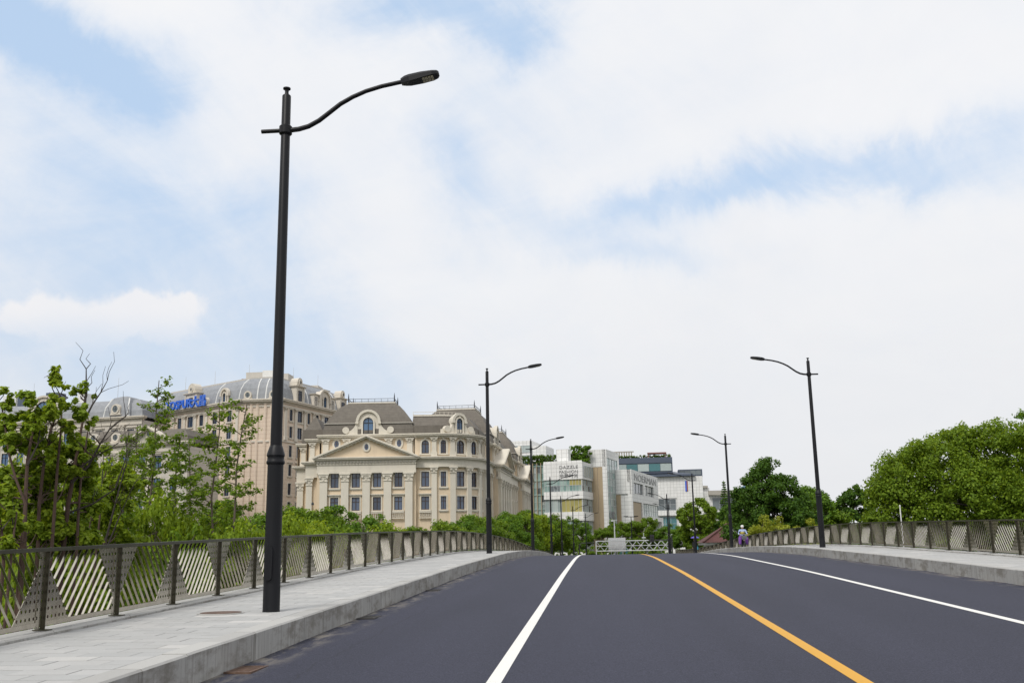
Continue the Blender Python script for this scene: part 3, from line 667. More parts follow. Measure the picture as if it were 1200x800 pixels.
def pilaster(mb, fr, u, z0, z1, w=1.15, v0=0.0, v1=.42, cap=1.35):
    fbox(mb, fr, u-w/2, u+w/2, v0, v1, z0+.9, z1-cap)
    fbox(mb, fr, u-w/2-.14, u+w/2+.14, v0, v1+.14, z0, z0+.7); fbox(mb, fr, u-w/2-.07, u+w/2+.07, v0, v1+.07, z0+.7, z0+.9)
    c = z1-cap
    for k, (a, b, e) in enumerate(((0,.12,.10),(.12,.55,.02),(.55,.85,.10),(.85,1.12,.20),(1.12,1.35,.30))):
        s = cap/1.35; fbox(mb, fr, u-w/2-e, u+w/2+e, v0, v1+e, c+a*s, c+b*s)
    for sg in (-1, 1):
        fbox(mb, fr, u+sg*(w/2-.02)-.17, u+sg*(w/2-.02)+.17, v1+.021, v1+.26, c+.60*cap/1.35, c+1.0*cap/1.35)
    fbox(mb, fr, u-.16, u+.16, v1+.021, v1+.13, c+.2*cap/1.35, c+.5*cap/1.35)
CORN = ((0,.18,.16),(.18,.30,.34),(.30,.52,.62),(.52,.62,.74),(.62,.72,.66))
def cornice(mb, fr, u0, u1, z, v0=-.3, prof=CORN, k=1.0, ends=True):
    for a, b, e in prof: fbox(mb, fr, u0-(e*k if ends else 0), u1+(e*k if ends else 0), v0, e*k, z+a*k, z+b*k)
def dentils(mb, fr, u0, u1, z, v, step=.55):
    u = u0+.1
    while u < u1-.2: fbox(mb, fr, u, u+step*.5, v-.3, v, z-.24, z); u += step
def arc_band(mb, c, r0, r1, a0, a1, z0, z1, n=16):
    """ring sector; angles from facade direction -y towards +x of a frame"""
    fr, cu_, cv_ = c
    for k in range(n):
        A, B = a0+(a1-a0)*k/n, a0+(a1-a0)*(k+1)/n
        def P(r, a, z): return fr.p(cu_+r*math.sin(a), cv_+r*math.cos(a), z)
        mb.hexa([P(r1,A,z0),P(r1,B,z0),P(r0,B,z0),P(r0,A,z0),P(r1,A,z1),P(r1,B,z1),P(r0,B,z1),P(r0,A,z1)])
def pediment(parent, fr, u0, u1, z0, za, v, wall, trim, oval=True, rake='pale_trim'):
    um = (u0+u1)/2; mb = MB()
    mb.add([fr.p(u0+.8,v-.25,z0), fr.p(u1-.8,v-.25,z0), fr.p(um,v-.25,za-.3), fr.p(u0+.8,v-2.2,z0), fr.p(u1-.8,v-2.2,z0), fr.p(um,v-2.2,za-.3)], [(0,1,2),(5,4,3),(0,3,4,1),(1,4,5,2),(2,5,3,0)])
    mb.build('tympanum', wall, parent)
    mb = MB()
    for sg, ua in ((1, u0), (-1, u1)):
        for off, th, e in ((0,.24,.35),(.24,.20,.62),(.44,.10,.5)):
            du = (um-ua); L_ = math.hypot(du, za-z0); nx, nz = -(za-z0)/L_*sg, abs(du)/L_
            def Q(k, o, vv):
                x = ua+(um-ua)*k; z = z0+(za-z0)*k
                return fr.p(x if k == 1 else x+nx*o, vv, z+(o/nz if k == 1 else nz*o))
            mb.hexa([Q(0,off-.45,v+e),Q(1,off-.45,v+e),Q(1,off-.45,v-2.2),Q(0,off-.45,v-2.2),Q(0,off-.45+th,v+e),Q(1,off-.45+th,v+e),Q(1,off-.45+th,v-2.2),Q(0,off-.45+th,v-2.2)])
        L_ = int(abs(um-ua)/.62)
        for k in range(1, L_):
            a = k/L_; x = ua+(um-ua)*a; z = z0+(za-z0)*a-.62; fbox(mb, fr, x-.15, x+.15, v-.3, v+.18, z, z+.26)
    mb.build('raking_cornice', rake, parent)
    if oval: window(parent, fr, um, z0+(za-z0)*.32, .72, 1.05, 'oval', v=v-.25, trim=trim)
def inset_poly(P_, d):
    n = len(P_); out = []
    for i in range(n):
        a, b, c = Vector(P_[i-1]), Vector(P_[i]), Vector(P_[(i+1) % n])
        d1 = (b-a).normalized(); d2 = (c-b).normalized(); n1 = Vector((-d1.y, d1.x)); n2 = Vector((-d2.y, d2.x))
        bis = (n1+n2); k = d/max(.2, (1+n1.dot(n2))); out.append(b+bis*k)
    return out
def mansard(P_, prof, mb=None):
    """loft of inset footprints; P_ counter-clockwise"""
    mb = mb or MB(); n = len(P_); rings = [[(*q, z) for q in inset_poly(P_, d)] for d, z in prof]
    vs = [p for r in rings for p in r]; fs = []
    for i in range(len(rings)-1):
        for j in range(n): fs.append((i*n+j, i*n+(j+1) % n, (i+1)*n+(j+1) % n, (i+1)*n+j))
    fs.append(tuple((len(rings)-1)*n+j for j in range(n))); return mb.add(vs, fs)
def frect(fr, u0, u1, v0, v1): return [fr.p(u0,v1,0)[:2], fr.p(u1,v1,0)[:2], fr.p(u1,v0,0)[:2], fr.p(u0,v0,0)[:2]]
def cresting(parent, P_, z, h=.75, step=1.1, mat='dark_frame', post_h=1.6):
    mb = MB(); n = len(P_)
    for i in range(n):
        a, b = Vector(P_[i]), Vector(P_[(i+1) % n]); L_ = (b-a).length
        for zz in (z+.15, z+h): mb.bar((*a, zz), (*b, zz), .07)
        k = int(L_/step)
        for j in range(k+1):
            q = a+(b-a)*(j/max(k,1)); mb.bar((*q, z), (*q, z+h), .05)
        mb.tube([(*a, z), (*a, z+post_h*.6), (*a, z+post_h)], [.12, .10, .02], 6)
    mb.build('roof_cresting', mat, parent)
def scroll_dormer(parent, fr, u, v, z, w, h, wide, win_w, win_h, trim='pale_trim', pane='blue_glass', scrolls=True):
    """arched dormer gable: real depth, curved shoulders"""
    mb = MB(); r = w/2; hs = h-r; n = 12; dep = 1.6
    poly = [(-r, 0), (r, 0)] + [(r*math.cos(math.pi*k/n), hs+r*math.sin(math.pi*k/n)) for k in range(n+1)]
    rr = win_w/2; wh = win_h-rr; z_ = .15
    m_ = len(poly); vs = [fr.p(u+x, v, z+q) for x, q in poly] + [fr.p(u+x, v-dep, z+q) for x, q in poly]
    mb.add(vs, [tuple(range(m_)), tuple(range(2*m_-1, m_-1, -1))] + [(i, m_+i, m_+(i+1) % m_, (i+1) % m_) for i in range(m_)])
    for k in range(n):
        A, B = math.pi*k/n, math.pi*(k+1)/n; q0, q1 = r-.12, r+.30
        def P(q, a, vv): return fr.p(u+q*math.cos(a), vv, z+hs+q*math.sin(a))
        mb.hexa([P(q0,A,v+.35),P(q0,B,v+.35),P(q0,B,v-.3),P(q0,A,v-.3),P(q1,A,v+.35),P(q1,B,v+.35),P(q1,B,v-.3),P(q1,A,v-.3)])
    for sg in (-1, 1):
        fbox(mb, fr, u+sg*(r+.12)-.26, u+sg*(r+.12)+.26, v-.3, v+.38, z+hs-.35, z+hs)
        if scrolls:
            pts = []
            for k in range(9):
                a = k/8; x = r+(wide/2-r)*a; pts.append((x, (hs*.95)*(1-a)**2.2+.55*a**3+.35))
            for (x0, h0), (x1, h1) in zip(pts, pts[1:]):
                mb.hexa([fr.p(u+sg*x0,v+.1,z),fr.p(u+sg*x1,v+.1,z),fr.p(u+sg*x1,v-.7,z),fr.p(u+sg*x0,v-.7,z),fr.p(u+sg*x0,v+.1,z+h0),fr.p(u+sg*x1,v+.1,z+h1),fr.p(u+sg*x1,v-.7,z+h1),fr.p(u+sg*x0,v-.7,z+h0)])
            c = fr.p(u+sg*(wide/2), v-.3, z+.75)
            mb.tube([fr.p(u+sg*wide/2, v+.22, z+.80), fr.p(u+sg*wide/2, v-.7, z+.80)], .58, 12)
    d = mb.build('dormer', trim, parent)
    window(parent, fr, u, z+z_, win_w, win_h, 'arch', 'dark_frame', pane, trim, v=v+.21)
    return d

# ------------------------------------------------------------------ cream classical building with pediments
B = thing('classical_building', 'cream classical building with columned pediments, curved corner and brown mansard roofs', 'building', (-38.3, 165, GROUND))
F = Fr(-38.3, 165, R(5)); Z1 = 16.25; Z2 = 20.15; BASE = 3.4
ROWS = ((11.95, 2.5), (8.15, 2.2))
def storeys(fr, us, w, u0, u1, wall_mb, v=0.0, attic=(), zb=GROUND, hood=True, mat_trim='pale_trim', zt=Z1):
    holes = []
    for u in us:
        for z, h in ROWS: holes.append((u-w/2, u+w/2, z, z+h))
    fwall(wall_mb, fr, u0, u1, zb, zt, holes, v)
    for u in us:
        for k, (z, h) in enumerate(ROWS): window(B, fr, u, z, w, h, hood=(k == 1 and hood), bars=1, v=v)
def attic_wall(fr, u0, u1, wins, wall_mb, v=0.0, z0=Z1+.7, z1=Z2):
    fwall(wall_mb, fr, u0, u1, z0, z1, [(u-w/2, u+w/2, 17.5, 17.5+h) for u, w, h, k in wins if k != 'oval'], v)
    for u, w, h, k in wins: window(B, fr, u, 17.5 if k != 'oval' else 18.72, w, h, k, v=v)
def balustrade(fr, u0, u1, z, v):
    mb = MB(); fbox(mb, fr, u0, u1, v-.12, v+.12, z+.9, z+1.05); fbox(mb, fr, u0, u1, v-.12, v+.12, z, z+.12)
    k = int((u1-u0)/.3)
    for j in range(k):
        q = u0+(j+.5)*(u1-u0)/k; mb.lathe([(.05,0),(.09,.25),(.05,.6),(.07,.78)], fr.p(q, v, z+.12), 6)
    mb.build('balustrade', 'pale_trim', B)
def pavilion(fr, full=True, n=5, zroof=27.0, depth=14.0, dormer=True, ovals=True):
    """five-column pedimented front centred on u = 0, wall plane v = 0"""
    w_, tr, pil = MB(), MB(), MB(); hw = 8.25
    us = [-7.1+3.55*k for k in range(5)]; wu = [(a+b)/2 for a, b in zip(us, us[1:])]
    storeys(fr, wu, 1.35, -hw, hw, w_)
    for sg in (-1, 1):   # return walls of the projecting bay
        s = sg*hw; w_.add([fr.p(s,0,GROUND), fr.p(s,-3.5,GROUND), fr.p(s,-3.5,Z1), fr.p(s,0,Z1)], [(0,1,2,3)])
    attic_wall(fr, -hw+.4, hw-.4, [(-5.3,.8,1.25,'oval'),(5.3,.8,1.25,'oval')] if ovals else [], w_, v=-1.1, z1=Z2)
    for sg in (-1, 1):
        s = sg*(hw-.4); w_.add([fr.p(s,-1.1,Z1), fr.p(s,-5,Z1), fr.p(s,-5,Z2), fr.p(s,-1.1,Z2)], [(0,1,2,3)])
    w_.build('wall', 'cream_stone', B)
    for u in us:
        q = MB(); pilaster(q, fr, u, BASE, 14.3, 1.25, 0, .55); q.build('pilaster', 'pale_trim', B)
    for u in (-7.1, -3.55, 3.55, 7.1):
        q = MB(); pilaster(q, fr, u, Z1+.7, Z2, .95, -1.1, -.8, .7); q.build('attic_pilaster', 'pale_trim', B)
    q = MB(); fbox(q, fr, -hw-.05, hw+.05, -.3, .58, 14.3, 14.75); fbox(q, fr, -hw, hw, -.3, .50, 14.75, 15.7); fbox(q, fr, -hw-.05, hw+.05, -.3, .62, 15.7, Z1); q.build('entablature', 'pale_trim', B)
    q = MB(); f2 = fr.sub(0, .5); cornice(q, f2, -hw, hw, Z1, -3.5); q.build('cornice', 'pale_trim', B)
    q = MB(); dentils(q, fr, -hw, hw, Z1+.0, .85); q.build('dentils', 'grey_stone', B)['kind'] = 'stuff'
    pediment(B, fr, -8.7, 8.7, Z1+.72, 20.55, .75, 'cream_stone', 'pale_trim')
    q = MB(); cornice(q, fr.sub(0, -1.0), -hw+.4, hw-.4, Z2, -6.0, k=1.05); q.build('attic_cornice', 'pale_trim', B)
    FP = frect(fr, -hw+.5, hw-.5, -depth, -1.2); zb = Z2+.75
    mansard(FP, [(0, zb), (.10, zb+1.0), (.35, zb+1.9)]).build('lower_roof', 'brown_slate', B)
    q = MB(); mansard(FP, [(.15, zb+1.9), (.15, zb+2.08), (.5, zb+2.08)], q); q.build('roof_band', 'grey_stone', B)
    H_ = zroof-zb-2.08
    mansard(FP, [(.45, zb+2.08), (1.0, zb+2.08+H_*.25), (1.75, zb+2.08+H_*.52), (2.7, zb+2.08+H_*.78), (3.7, zroof-.25)]).build('upper_roof', 'brown_slate', B)
    q = MB(); mansard(FP, [(3.6, zroof-.25), (3.6, zroof), (4.0, zroof)], q); q.build('ridge_cap', 'pale_trim', B)
    cresting(B, inset_poly(FP, 3.75), zroof, .6)
    if dormer: scroll_dormer(B, fr, 0, -1.3, zb, 3.6, 4.0, 7.6, 1.75, 2.75)
pavilion(F)
for u in (-5.32, -1.77, 1.77, 5.32): balustrade(F, u-1.0, u+1.0, 6.75, .35)
q = MB(); q.lathe([(.22,0),(.22,.3),(.1,.45)], F.p(-8.9, .15, 9.2), 10); q.build('wall_speaker', 'dark_frame', B)
# left return wing, stepped back twice
w_ = MB(); wl_ = F.sub(0, -2.6)
for u0, u1, v, dz in ((-10.4, -8.25, -1.2, -.5), (-12.3, -10.4, -3.2, -1.1)):
    f2 = F.sub(0, v); fwall(w_, f2, u0, u1, GROUND, Z1+dz); fwall(w_, f2, u0+.3, u1, Z1+.7+dz, Z2+dz, v=-.4)
    q = MB(); pilaster(q, f2, u0+.65, BASE, 14.3+dz, 1.0, 0, .4); q.build('pilaster', 'pale_trim', B)
    q = MB(); pilaster(q, f2, u0+.95, Z1+.7+dz, Z2+dz, .8, -.4, -.15, .7); q.build('attic_pilaster', 'pale_trim', B)
    q = MB(); fbox(q, f2, u0, u1, -.3, .45, 14.3+dz, Z1+dz); cornice(q, f2.sub(0, .35), u0, u1, Z1+dz, -2.5); q.build('cornice', 'pale_trim', B)
    q = MB(); cornice(q, f2.sub(0, -.35), u0+.3, u1, Z2+dz, -2.5, k=.95); q.build('attic_cornice', 'pale_trim', B)
    w_.add([f2.p(u0,0,GROUND), f2.p(u0,-22,GROUND), f2.p(u0,-22,Z2+dz), f2.p(u0,0,Z2+dz)], [(3,2,1,0)])
w_.build('wall', 'cream_stone', B)
FPL = frect(F, -11.9, -8.0, -16, -4.4); mansard(FPL, [(0, Z2-.35), (.1, 22.3), (.5, 22.35), (1.7, 24.6)]).build('wing_roof', 'brown_slate', B)
# right bay and bowed corner
F2 = F.sub(0, -.7); w_ = MB(); storeys(F2, [9.75], 1.35, 8.25, 11.25, w_); attic_wall(F2, 8.0, 11.25, [(9.75, 1.25, 2.25, 'arch')], w_)
balustrade(F2, 8.75, 10.75, 6.75, .3)
q = MB(); fbox(q, F2, 8.25, 11.25, -.3, .4, 15.1, Z1); cornice(q, F2.sub(0, .3), 8.3, 11.25, Z1, ends=False); q.build('cornice', 'pale_trim', B)
q = MB(); cornice(q, F2.sub(0, .05), 8.0, 11.25, Z2, ends=False); q.build('attic_cornice', 'pale_trim', B)
BR = 8.0; bow = (F2, 11.25, -BR); nsec = 4
for k in range(nsec):
    a = R(90)*(k+.5)/nsec; half = BR*math.sin(R(90)/nsec/2); rc = BR*math.cos(R(90)/nsec/2)
    c = F2.p(11.25+rc*math.sin(a), -BR+rc*math.cos(a), 0); fs_ = Fr(c[0], c[1], F2.a+a); ww = 1.5 if k == 1 or k == 2 else .95
    storeys(fs_, [0], ww, -half, half, w_, hood=False)
    attic_wall(fs_, -half, half, [(0, 1.5 if k in (1, 2) else .95, 2.25, 'arch')], w_)
for k in range(nsec+1):
    a = R(90)*k/nsec; c = F2.p(11.25+BR*math.sin(a), -BR+BR*math.cos(a), 0); fs_ = Fr(c[0], c[1], F2.a+a)
    q = MB(); pilaster(q, fs_, 0, BASE, 15.2, .9, -.2, .32, 1.0); q.build('pilaster', 'pale_trim', B)
    q = MB(); pilaster(q, fs_, 0, Z1+.7, Z2, .8, -.2, .2, .6); q.build('attic_pilaster', 'pale_trim', B)
w_.build('wall', 'cream_stone', B)
q = MB(); arc_band(q, bow, BR-.6, BR+.40, 0, R(90), 15.2, Z1)
for a, b, e in CORN: arc_band(q, bow, BR-.8, BR+.3+e, 0, R(90), Z1+a, Z1+b)
q.build('curved_cornice', 'pale_trim', B)
q = MB()
for a, b, e in CORN: arc_band(q, bow, BR-.8, BR+.05+e, 0, R(90), Z2+a, Z2+b)
q.build('curved_attic_cornice', 'pale_trim', B)
q = MB(); arc_band(q, bow, BR-.7, BR-.3, R(8), R(62), Z2+.72, Z2+1.5, 10); q.build('parapet', 'pale_trim', B)
a = R(33); c = F2.p(11.25+(BR-.5)*math.sin(a), -BR+(BR-.5)*math.cos(a), 0); scroll_dormer(B, Fr(c[0], c[1], F2.a+a), 0, .1, Z2+.7, 2.2, 3.3, 4.6, 1.15, 2.5)
# curved roof over bow and bay
q = MB(); zb = Z2+.7
prof = [(.7, zb), (.85, zb+1.5), (1.2, zb+1.55), (2.1, zb+2.4), (3.3, zb+3.4)]
pts0 = []
def bowfoot(d):
    P_ = [F2.p(7.4, -d, 0)[:2]]
    for k in range(11):
        a = R(90)*k/10; P_.append(F2.p(11.25+(BR-d)*math.sin(a), -BR+(BR-d)*math.cos(a), 0)[:2])
    P_.append(F2.p(11.25+BR-d, -BR-9, 0)[:2]); P_.append(F2.p(7.4, -BR-9, 0)[:2]); return P_
rings = [[(*p_, z) for p_ in bowfoot(d)] for d, z in prof]; n = len(rings[0])
q.add([p_ for r_ in rings for p_ in r_], [(i*n+j, i*n+(j+1) % n, (i+1)*n+(j+1) % n, (i+1)*n+j) for i in range(len(rings)-1) for j in range(n)] + [tuple((len(rings)-1)*n+j for j in range(n))])
q.build('curved_roof', 'brown_slate', B)
q = MB()
for (a_, b_) in zip(bowfoot(3.2)[:13], bowfoot(3.2)[1:13]):
    q.bar((*a_, zb+3.5), (*b_, zb+3.5), .3, .3); q.bar((*a_, zb+4.1), (*b_, zb+4.1), .06); q.bar((*a_, zb+3.5), (*a_, zb+4.15), .06)
q.build('roof_cresting', 'pale_trim', B)
# street side: two more pedimented pavilions and plain links
SA = math.atan2(1.0, .035); s0 = F2.p(11.25+BR, -BR, 0); S = Fr(s0[0], s0[1], SA)
w_ = MB()
for u0, u1 in ((0, 10.6), (27.2, 51.2)):
    us = [u for u in np.arange(u0+3.2, u1-1.5, 3.6)]; storeys(S, us, 1.35, u0, u1, w_, hood=False); attic_wall(S, u0, u1, [(u, 1.2, 2.25, 'arch') for u in us], w_, v=-.3)
    for u in ([u0+1.2] + [u+1.8 for u in us][:-1] + [u1-1.0]):
        q = MB(); pilaster(q, S, u, BASE, 15.1, .9, 0, .35, 1.0); q.build('pilaster', 'pale_trim', B)
    q = MB(); fbox(q, S, u0, u1, -.3, .4, 15.1, Z1); cornice(q, S.sub(0, .3), u0, u1, Z1, ends=False); q.build('cornice', 'pale_trim', B)
    q = MB(); cornice(q, S.sub(0, -.25), u0, u1, Z2, ends=False); q.build('attic_cornice', 'pale_trim', B)
w_.build('wall', 'cream_stone', B)
pavilion(S.sub(18.9, 1.2), zroof=28.3, depth=16); pavilion(S.sub(59.5, 1.2), zroof=28.3, depth=16)
mansard(frect(S, 0, 67, -13, -.6), [(0, zb), (.1, zb+1.5), (.5, zb+1.6), (2.6, zb+4.2)]).build('long_roof', 'brown_slate', B)
q = MB(); fbox(q, S, .4, 67.2, -16, -.45, GROUND, Z2); fbox(q, F, -10.5, 10.5, -16, -3.3, GROUND, Z2-1.5); q.build('light_stop_core', 'cream_stone', B)  # added unseen core: closes the mass and stops light leaking behind windows

# ------------------------------------------------------------------ pale tower with the blue sign
A = thing('pale_tower', 'tall pale stone block with blue rooftop sign and grey mansard roof', 'building', (-69, 200, GROUND))
ZT = 31.9
cl, crn = (-73.1, 200.0), (-64.4, 200.0)
FR = Fr(crn[0], crn[1], R(74)); LL = 34.0; aL = R(147-180)
FL = Fr(cl[0]-LL*math.cos(aL), cl[1]-LL*math.sin(aL), aL)      # u runs from far left end to the chamfer
FC = Fr(cl[0], cl[1], 0.0); CW = 8.7; RL = 27.0
TR = (28.6, 25.0, 21.0, 17.1, 13.2, 9.4)
def a_face(fr, us, L_, skip=()):
    holes = []; w_ = MB()
    for i, z in enumerate(TR):
        for u, w in us: holes.append((u-w/2, u+w/2, z, z+2.35))
    fwall(w_, fr, 0, L_, GROUND, ZT, holes); w_.build('wall', 'tower_stone', A)
    for i, z in enumerate(TR):
        for u, w in us: window(A, fr, u, z, w, 2.35, 'rect', 'dark_frame', 'window_glass', 'tower_trim', i == 3, 1)
a_face(FR, [(3.4, 1.1), (6.7, 1.8), (10.2, 1.1), (13.6, 1.1), (17.4, 1.8), (21.4, 1.1), (24.6, 1.1)], RL)
a_face(FL, [(3.0, 1.3), (7.0, 1.3), (12.4, 1.4), (16.4, 2.0), (20.4, 1.4), (25.2, 1.6), (30.2, 1.6)], LL)
w_ = MB(); fwall(w_, FC, 0, CW, GROUND, ZT)
for u in (.9, 2.2, 3.5, 5.2, 6.5, 7.8): w_.lathe([(.42, 0), (.42, ZT-8.2)], FC.p(u, -.12, 8.2), 10)
w_.build('wall', 'tower_stone', A)
for fr, L_ in ((FR, RL), (FC, CW), (FL, LL)):
    q = MB(); cornice(q, fr, 0, L_, ZT, -.5, k=1.3); q.build('cornice', 'tower_trim', A)
    q = MB(); fbox(q, fr, -.05, L_+.05, -.2, .22, 23.9, 24.25); q.build('string_course', 'tower_trim', A)
    for z0, z1, vv in ((7.2, 7.8, .3), (31.2, 31.55, .18)): q = MB(); fbox(q, fr, -.04, L_+.04, -.2, vv, z0, z1); q.build('string_course', 'tower_trim', A)
for fr, uu in ((FR, (1.2, 5.0, 8.5, 12, 15.5, 19.4, 23, 26.2)), (FL, (.7, 10.3, 14.4, 18.4, 22.4, 33.0))):
    for u in uu:
        q = MB(); pilaster(q, fr, u, 24.3, 31.15, .8, 0, .28, .6); q.build('pilaster', 'tower_trim', A)
back = [FR.p(RL, 0, 0)[:2], (FR.p(RL, 0, 0)[0]-26, FR.p(RL, 0, 0)[1]+14), (FL.p(0, 0, 0)[0]+12, FL.p(0, 0, 0)[1]+17)]
FPA = [FL.p(0, 0, 0)[:2], cl, crn] + back
q = MB(); ip = inset_poly(FPA, .45); n = len(ip); q.add([(*p_, GROUND) for p_ in ip]+[(*p_, ZT) for p_ in ip], [(j, (j+1) % n, n+(j+1) % n, n+j) for j in range(n)]); q.build('light_stop_core', 'tower_stone', A)  # unseen core added inside the wall sheets to keep stray light out
za = ZT+.95
mansard(FPA, [(.4, za), (.55, za+1.2), (.9, za+2.5), (1.6, za+3.7), (2.6, za+4.6), (3.4, za+5.0)]).build('mansard_roof', 'blue_slate', A)
q = MB(); mansard(FPA, [(3.3, za+4.95), (3.3, za+5.25), (3.8, za+5.25)], q); q.build('roof_edge', 'roof_box', A)
def round_dormer(fr, u, v, z, parent=A, s=1.0):
    q = MB(); n = 14
    q.tube([fr.p(u, v+.12, z+1.0*s), fr.p(u, v-1.5, z+1.0*s)], .85*s, n); fbox(q, fr, u-.85*s, u+.85*s, v-1.4, v+.1, z, z+.95*s); fbox(q, fr, u-1.05*s, u+1.05*s, v-1.2, v+.2, z, z+.25)
    q.build('round_dormer', 'tower_trim', parent)
    window(parent, fr, u, z+.42*s, 1.0*s, 1.15*s, 'oval', 'dark_frame', 'grey_glass', 'tower_trim', v=v+.13)
def tall_dormer(fr, u, v, z, w, h, parent=A):
    q = MB(); fbox(q, fr, u-w/2, u+w/2, v-2.2, v, z, z+h); cornice(q, fr.sub(0, v), u-w/2, u+w/2, z+h, -1.8, k=.55)
    fbox(q, fr, u-w*.32, u+w*.32, v-2.0, v-.1, z+h+.38, z+h+1.3); q.tube([fr.p(u, v, z+h+1.25), fr.p(u, v-1.8, z+h+1.25)], w*.30, 12)
    for sg in (-1, 1): fbox(q, fr, u+sg*(w/2-.22)-.2, u+sg*(w/2-.22)+.2, v, v+.18, z, z+h)
    q.build('dormer', 'tower_trim', parent)
    window(parent, fr, u, z+.35, min(1.25, w*.5), h-1.0, 'rect', 'dark_frame', 'window_glass', None, v=v+.24); window(parent, fr, u, z+h+.75, .55, .8, 'oval', 'dark_frame', 'grey_glass', 'tower_trim', v=v+.04)
tall_dormer(FL, 16.4, .1, za, 4.4, 2.9)
for u in (11.4, 21.4): round_dormer(FL, u, -.3, za)
scroll_dormer(A, FL, 28.0, -.3, za, 2.2, 2.9, 3, .95, 1.9, 'tower_trim', 'blue_glass', False)
for u in (4.0, 7.6): round_dormer(FL, u, -.3, za)
round_dormer(FC, 1.2, -.4, za); round_dormer(FC, 6.6, -.4, za)
tall_dormer(FR, 6.4, .1, za-.1, 3.2, 3.2); tall_dormer(FR, 24.3, .1, za-.1, 3.0, 3.0)
scroll_dormer(A, FR, 16.4, .0, za-.1, 4.4, 3.9, 5, 1.3, 2.4, 'tower_trim', 'blue_glass', False)
for u in (12.9, 19.9):
    q = MB(); fbox(q, FR, u-.95, u+.95, -1.6, .08, za-.1, za+2.5); cornice(q, FR.sub(0, .08), u-.95, u+.95, za+2.4, -1.5, k=.4); q.build('dormer', 'tower_trim', A)
    window(A, FR, u, za+.2, .9, 1.8, 'rect', 'dark_frame', 'window_glass', None, v=.22)
for fr, us in ((FL, (24.6, 32.6)), (FC, (3.2, 5.0)), (FR, (10.6, 22.2))):
    for u in us: MB().tube([fr.p(u, -.42, za), fr.p(u, -.62, za+1.3), fr.p(u, -1.0, za+2.6), fr.p(u, -1.75, za+3.85), fr.p(u, -2.8, za+4.75)], .14, 6).build('roof_rib', 'fresh_white', A)
zt = za+5.2
for x, y, sx_, sy_, h, mt in ((-73, 210, 2.2, 2, 2.0, 'roof_box'), (-70.2, 209.5, 1.3, 1.6, 2.3, 'fresh_white'), (-67.4, 210, 1.6, 2, 1.5, 'roof_box'), (-66.6, 215, 1.3, 2, 1.2, 'navy_clad'), (-76, 211, .9, 1, 1.0, 'roof_red'), (-64.5, 223, 1.6, 2, .9, 'roof_box')):
    MB().box(x-sx_, x+sx_, y-sy_, y+sy_, zt-.3, zt+h).build('roof_box', mt, A)
for u, fr in ((8, FL), (19, FL), (31, FL), (10, FR), (20, FR)):
    b = fr.p(u, -4, zt); MB().tube([b, (b[0], b[1], zt+3.2)], [.06, .03], 5).build('lightning_rod', 'galvanised', A)
sg_ = thing('rooftop_sign', 'blue letter sign on the cornice of the pale tower', 'sign', FL.p(16.3, 1.35, ZT+.75))
rot = (R(90), 0, FL.a)
text('lettering', 'TOSPUR大昌', 2.6, 'blue_sign', sg_, (0, 0, .15), rot, .18, 14.5, .045)
q = MB(); q.bar(FL.p(9.6, 1.22, ZT+.82), FL.p(23.0, 1.22, ZT+.82), .12); q.bar(FL.p(9.6, 1.22, ZT+1.7), FL.p(23.0, 1.22, ZT+1.7), .08)
for u in np.arange(9.8, 23, 2.6): q.bar(FL.p(u, 1.22, ZT+.7), FL.p(u, 1.22, ZT+2.3), .08)
q.build('sign_rack', 'galvanised', sg_)

# ------------------------------------------------------------------ lower wing before the tower and the block at far left
def plain_block(name, label, fr, L_, D, z1, rows, us, w, wall, trim, roof, rprof, pane='window_glass', dorm=(), pil=True, frame='dark_frame'):
    T = thing(name, label, 'building', (*fr.p(L_/2, 0, 0)[:2], GROUND)); w_ = MB()
    holes = [(u-w/2, u+w/2, z, z+h) for u in us for z, h in rows]; fwall(w_, fr, 0, L_, GROUND, z1, holes)
    w_.add([fr.p(L_,0,GROUND), fr.p(L_,-D,GROUND), fr.p(L_,-D,z1), fr.p(L_,0,z1)], [(0,1,2,3)]); w_.add([fr.p(0,-D,GROUND), fr.p(0,0,GROUND), fr.p(0,0,z1), fr.p(0,-D,z1)], [(0,1,2,3)])
    fbox(w_, fr, .4, L_-.4, -D, -.4, GROUND, z1-.2); w_.build('wall', wall, T)  # the inset box is an added core that blocks light behind the windows
    for u in us:
        for k, (z, h) in enumerate(rows): window(T, fr, u, z, w, h, 'rect', frame, pane, trim, k == 0, 1)
    if pil:
        for u in [(a+b)/2 for a, b in zip(us, us[1:])][::2]:
            q = MB(); pilaster(q, fr, u, rows[-1][0]-1.5, z1-.9, .8, 0, .3, .8); q.build('pilaster', trim, T)
    q = MB(); cornice(q, fr, 0, L_, z1, -.5, k=1.2); fbox(q, fr, 0, L_, -.2, .2, z1-.9, z1); q.build('cornice', trim, T)
    mansard(frect(fr, .2, L_-.2, -D, -.2), [(0, z1+.8)] + [(d, z1+.8+h) for d, h in rprof]).build('roof', roof, T)
    return T
fw = Fr(-98, 178, R(-4))
W1 = plain_block('classical_wing', 'lower pale stone wing with dark roof before the tower, behind slender trees', fw, 24, 13, 21.0, ((17.0, 2.4), (12.9, 2.4), (8.8, 2.4)), [2.2+3.2*k for k in range(7)], 1.4, 'far_stone', 'tower_trim', 'brown_slate', [(.3, 1.2), (1.6, 2.6)], 'blue_glass')
pediment(W1, fw, 12.0, 21.0, 21.9, 24.6, .9, 'far_stone', 'tower_trim', True, 'tower_trim')
round_dormer(fw, 5.0, -.3, 22.0, W1); round_dormer(fw, 9.4, -.3, 22.0, W1)
fc = Fr(-152, 214, R(-9))
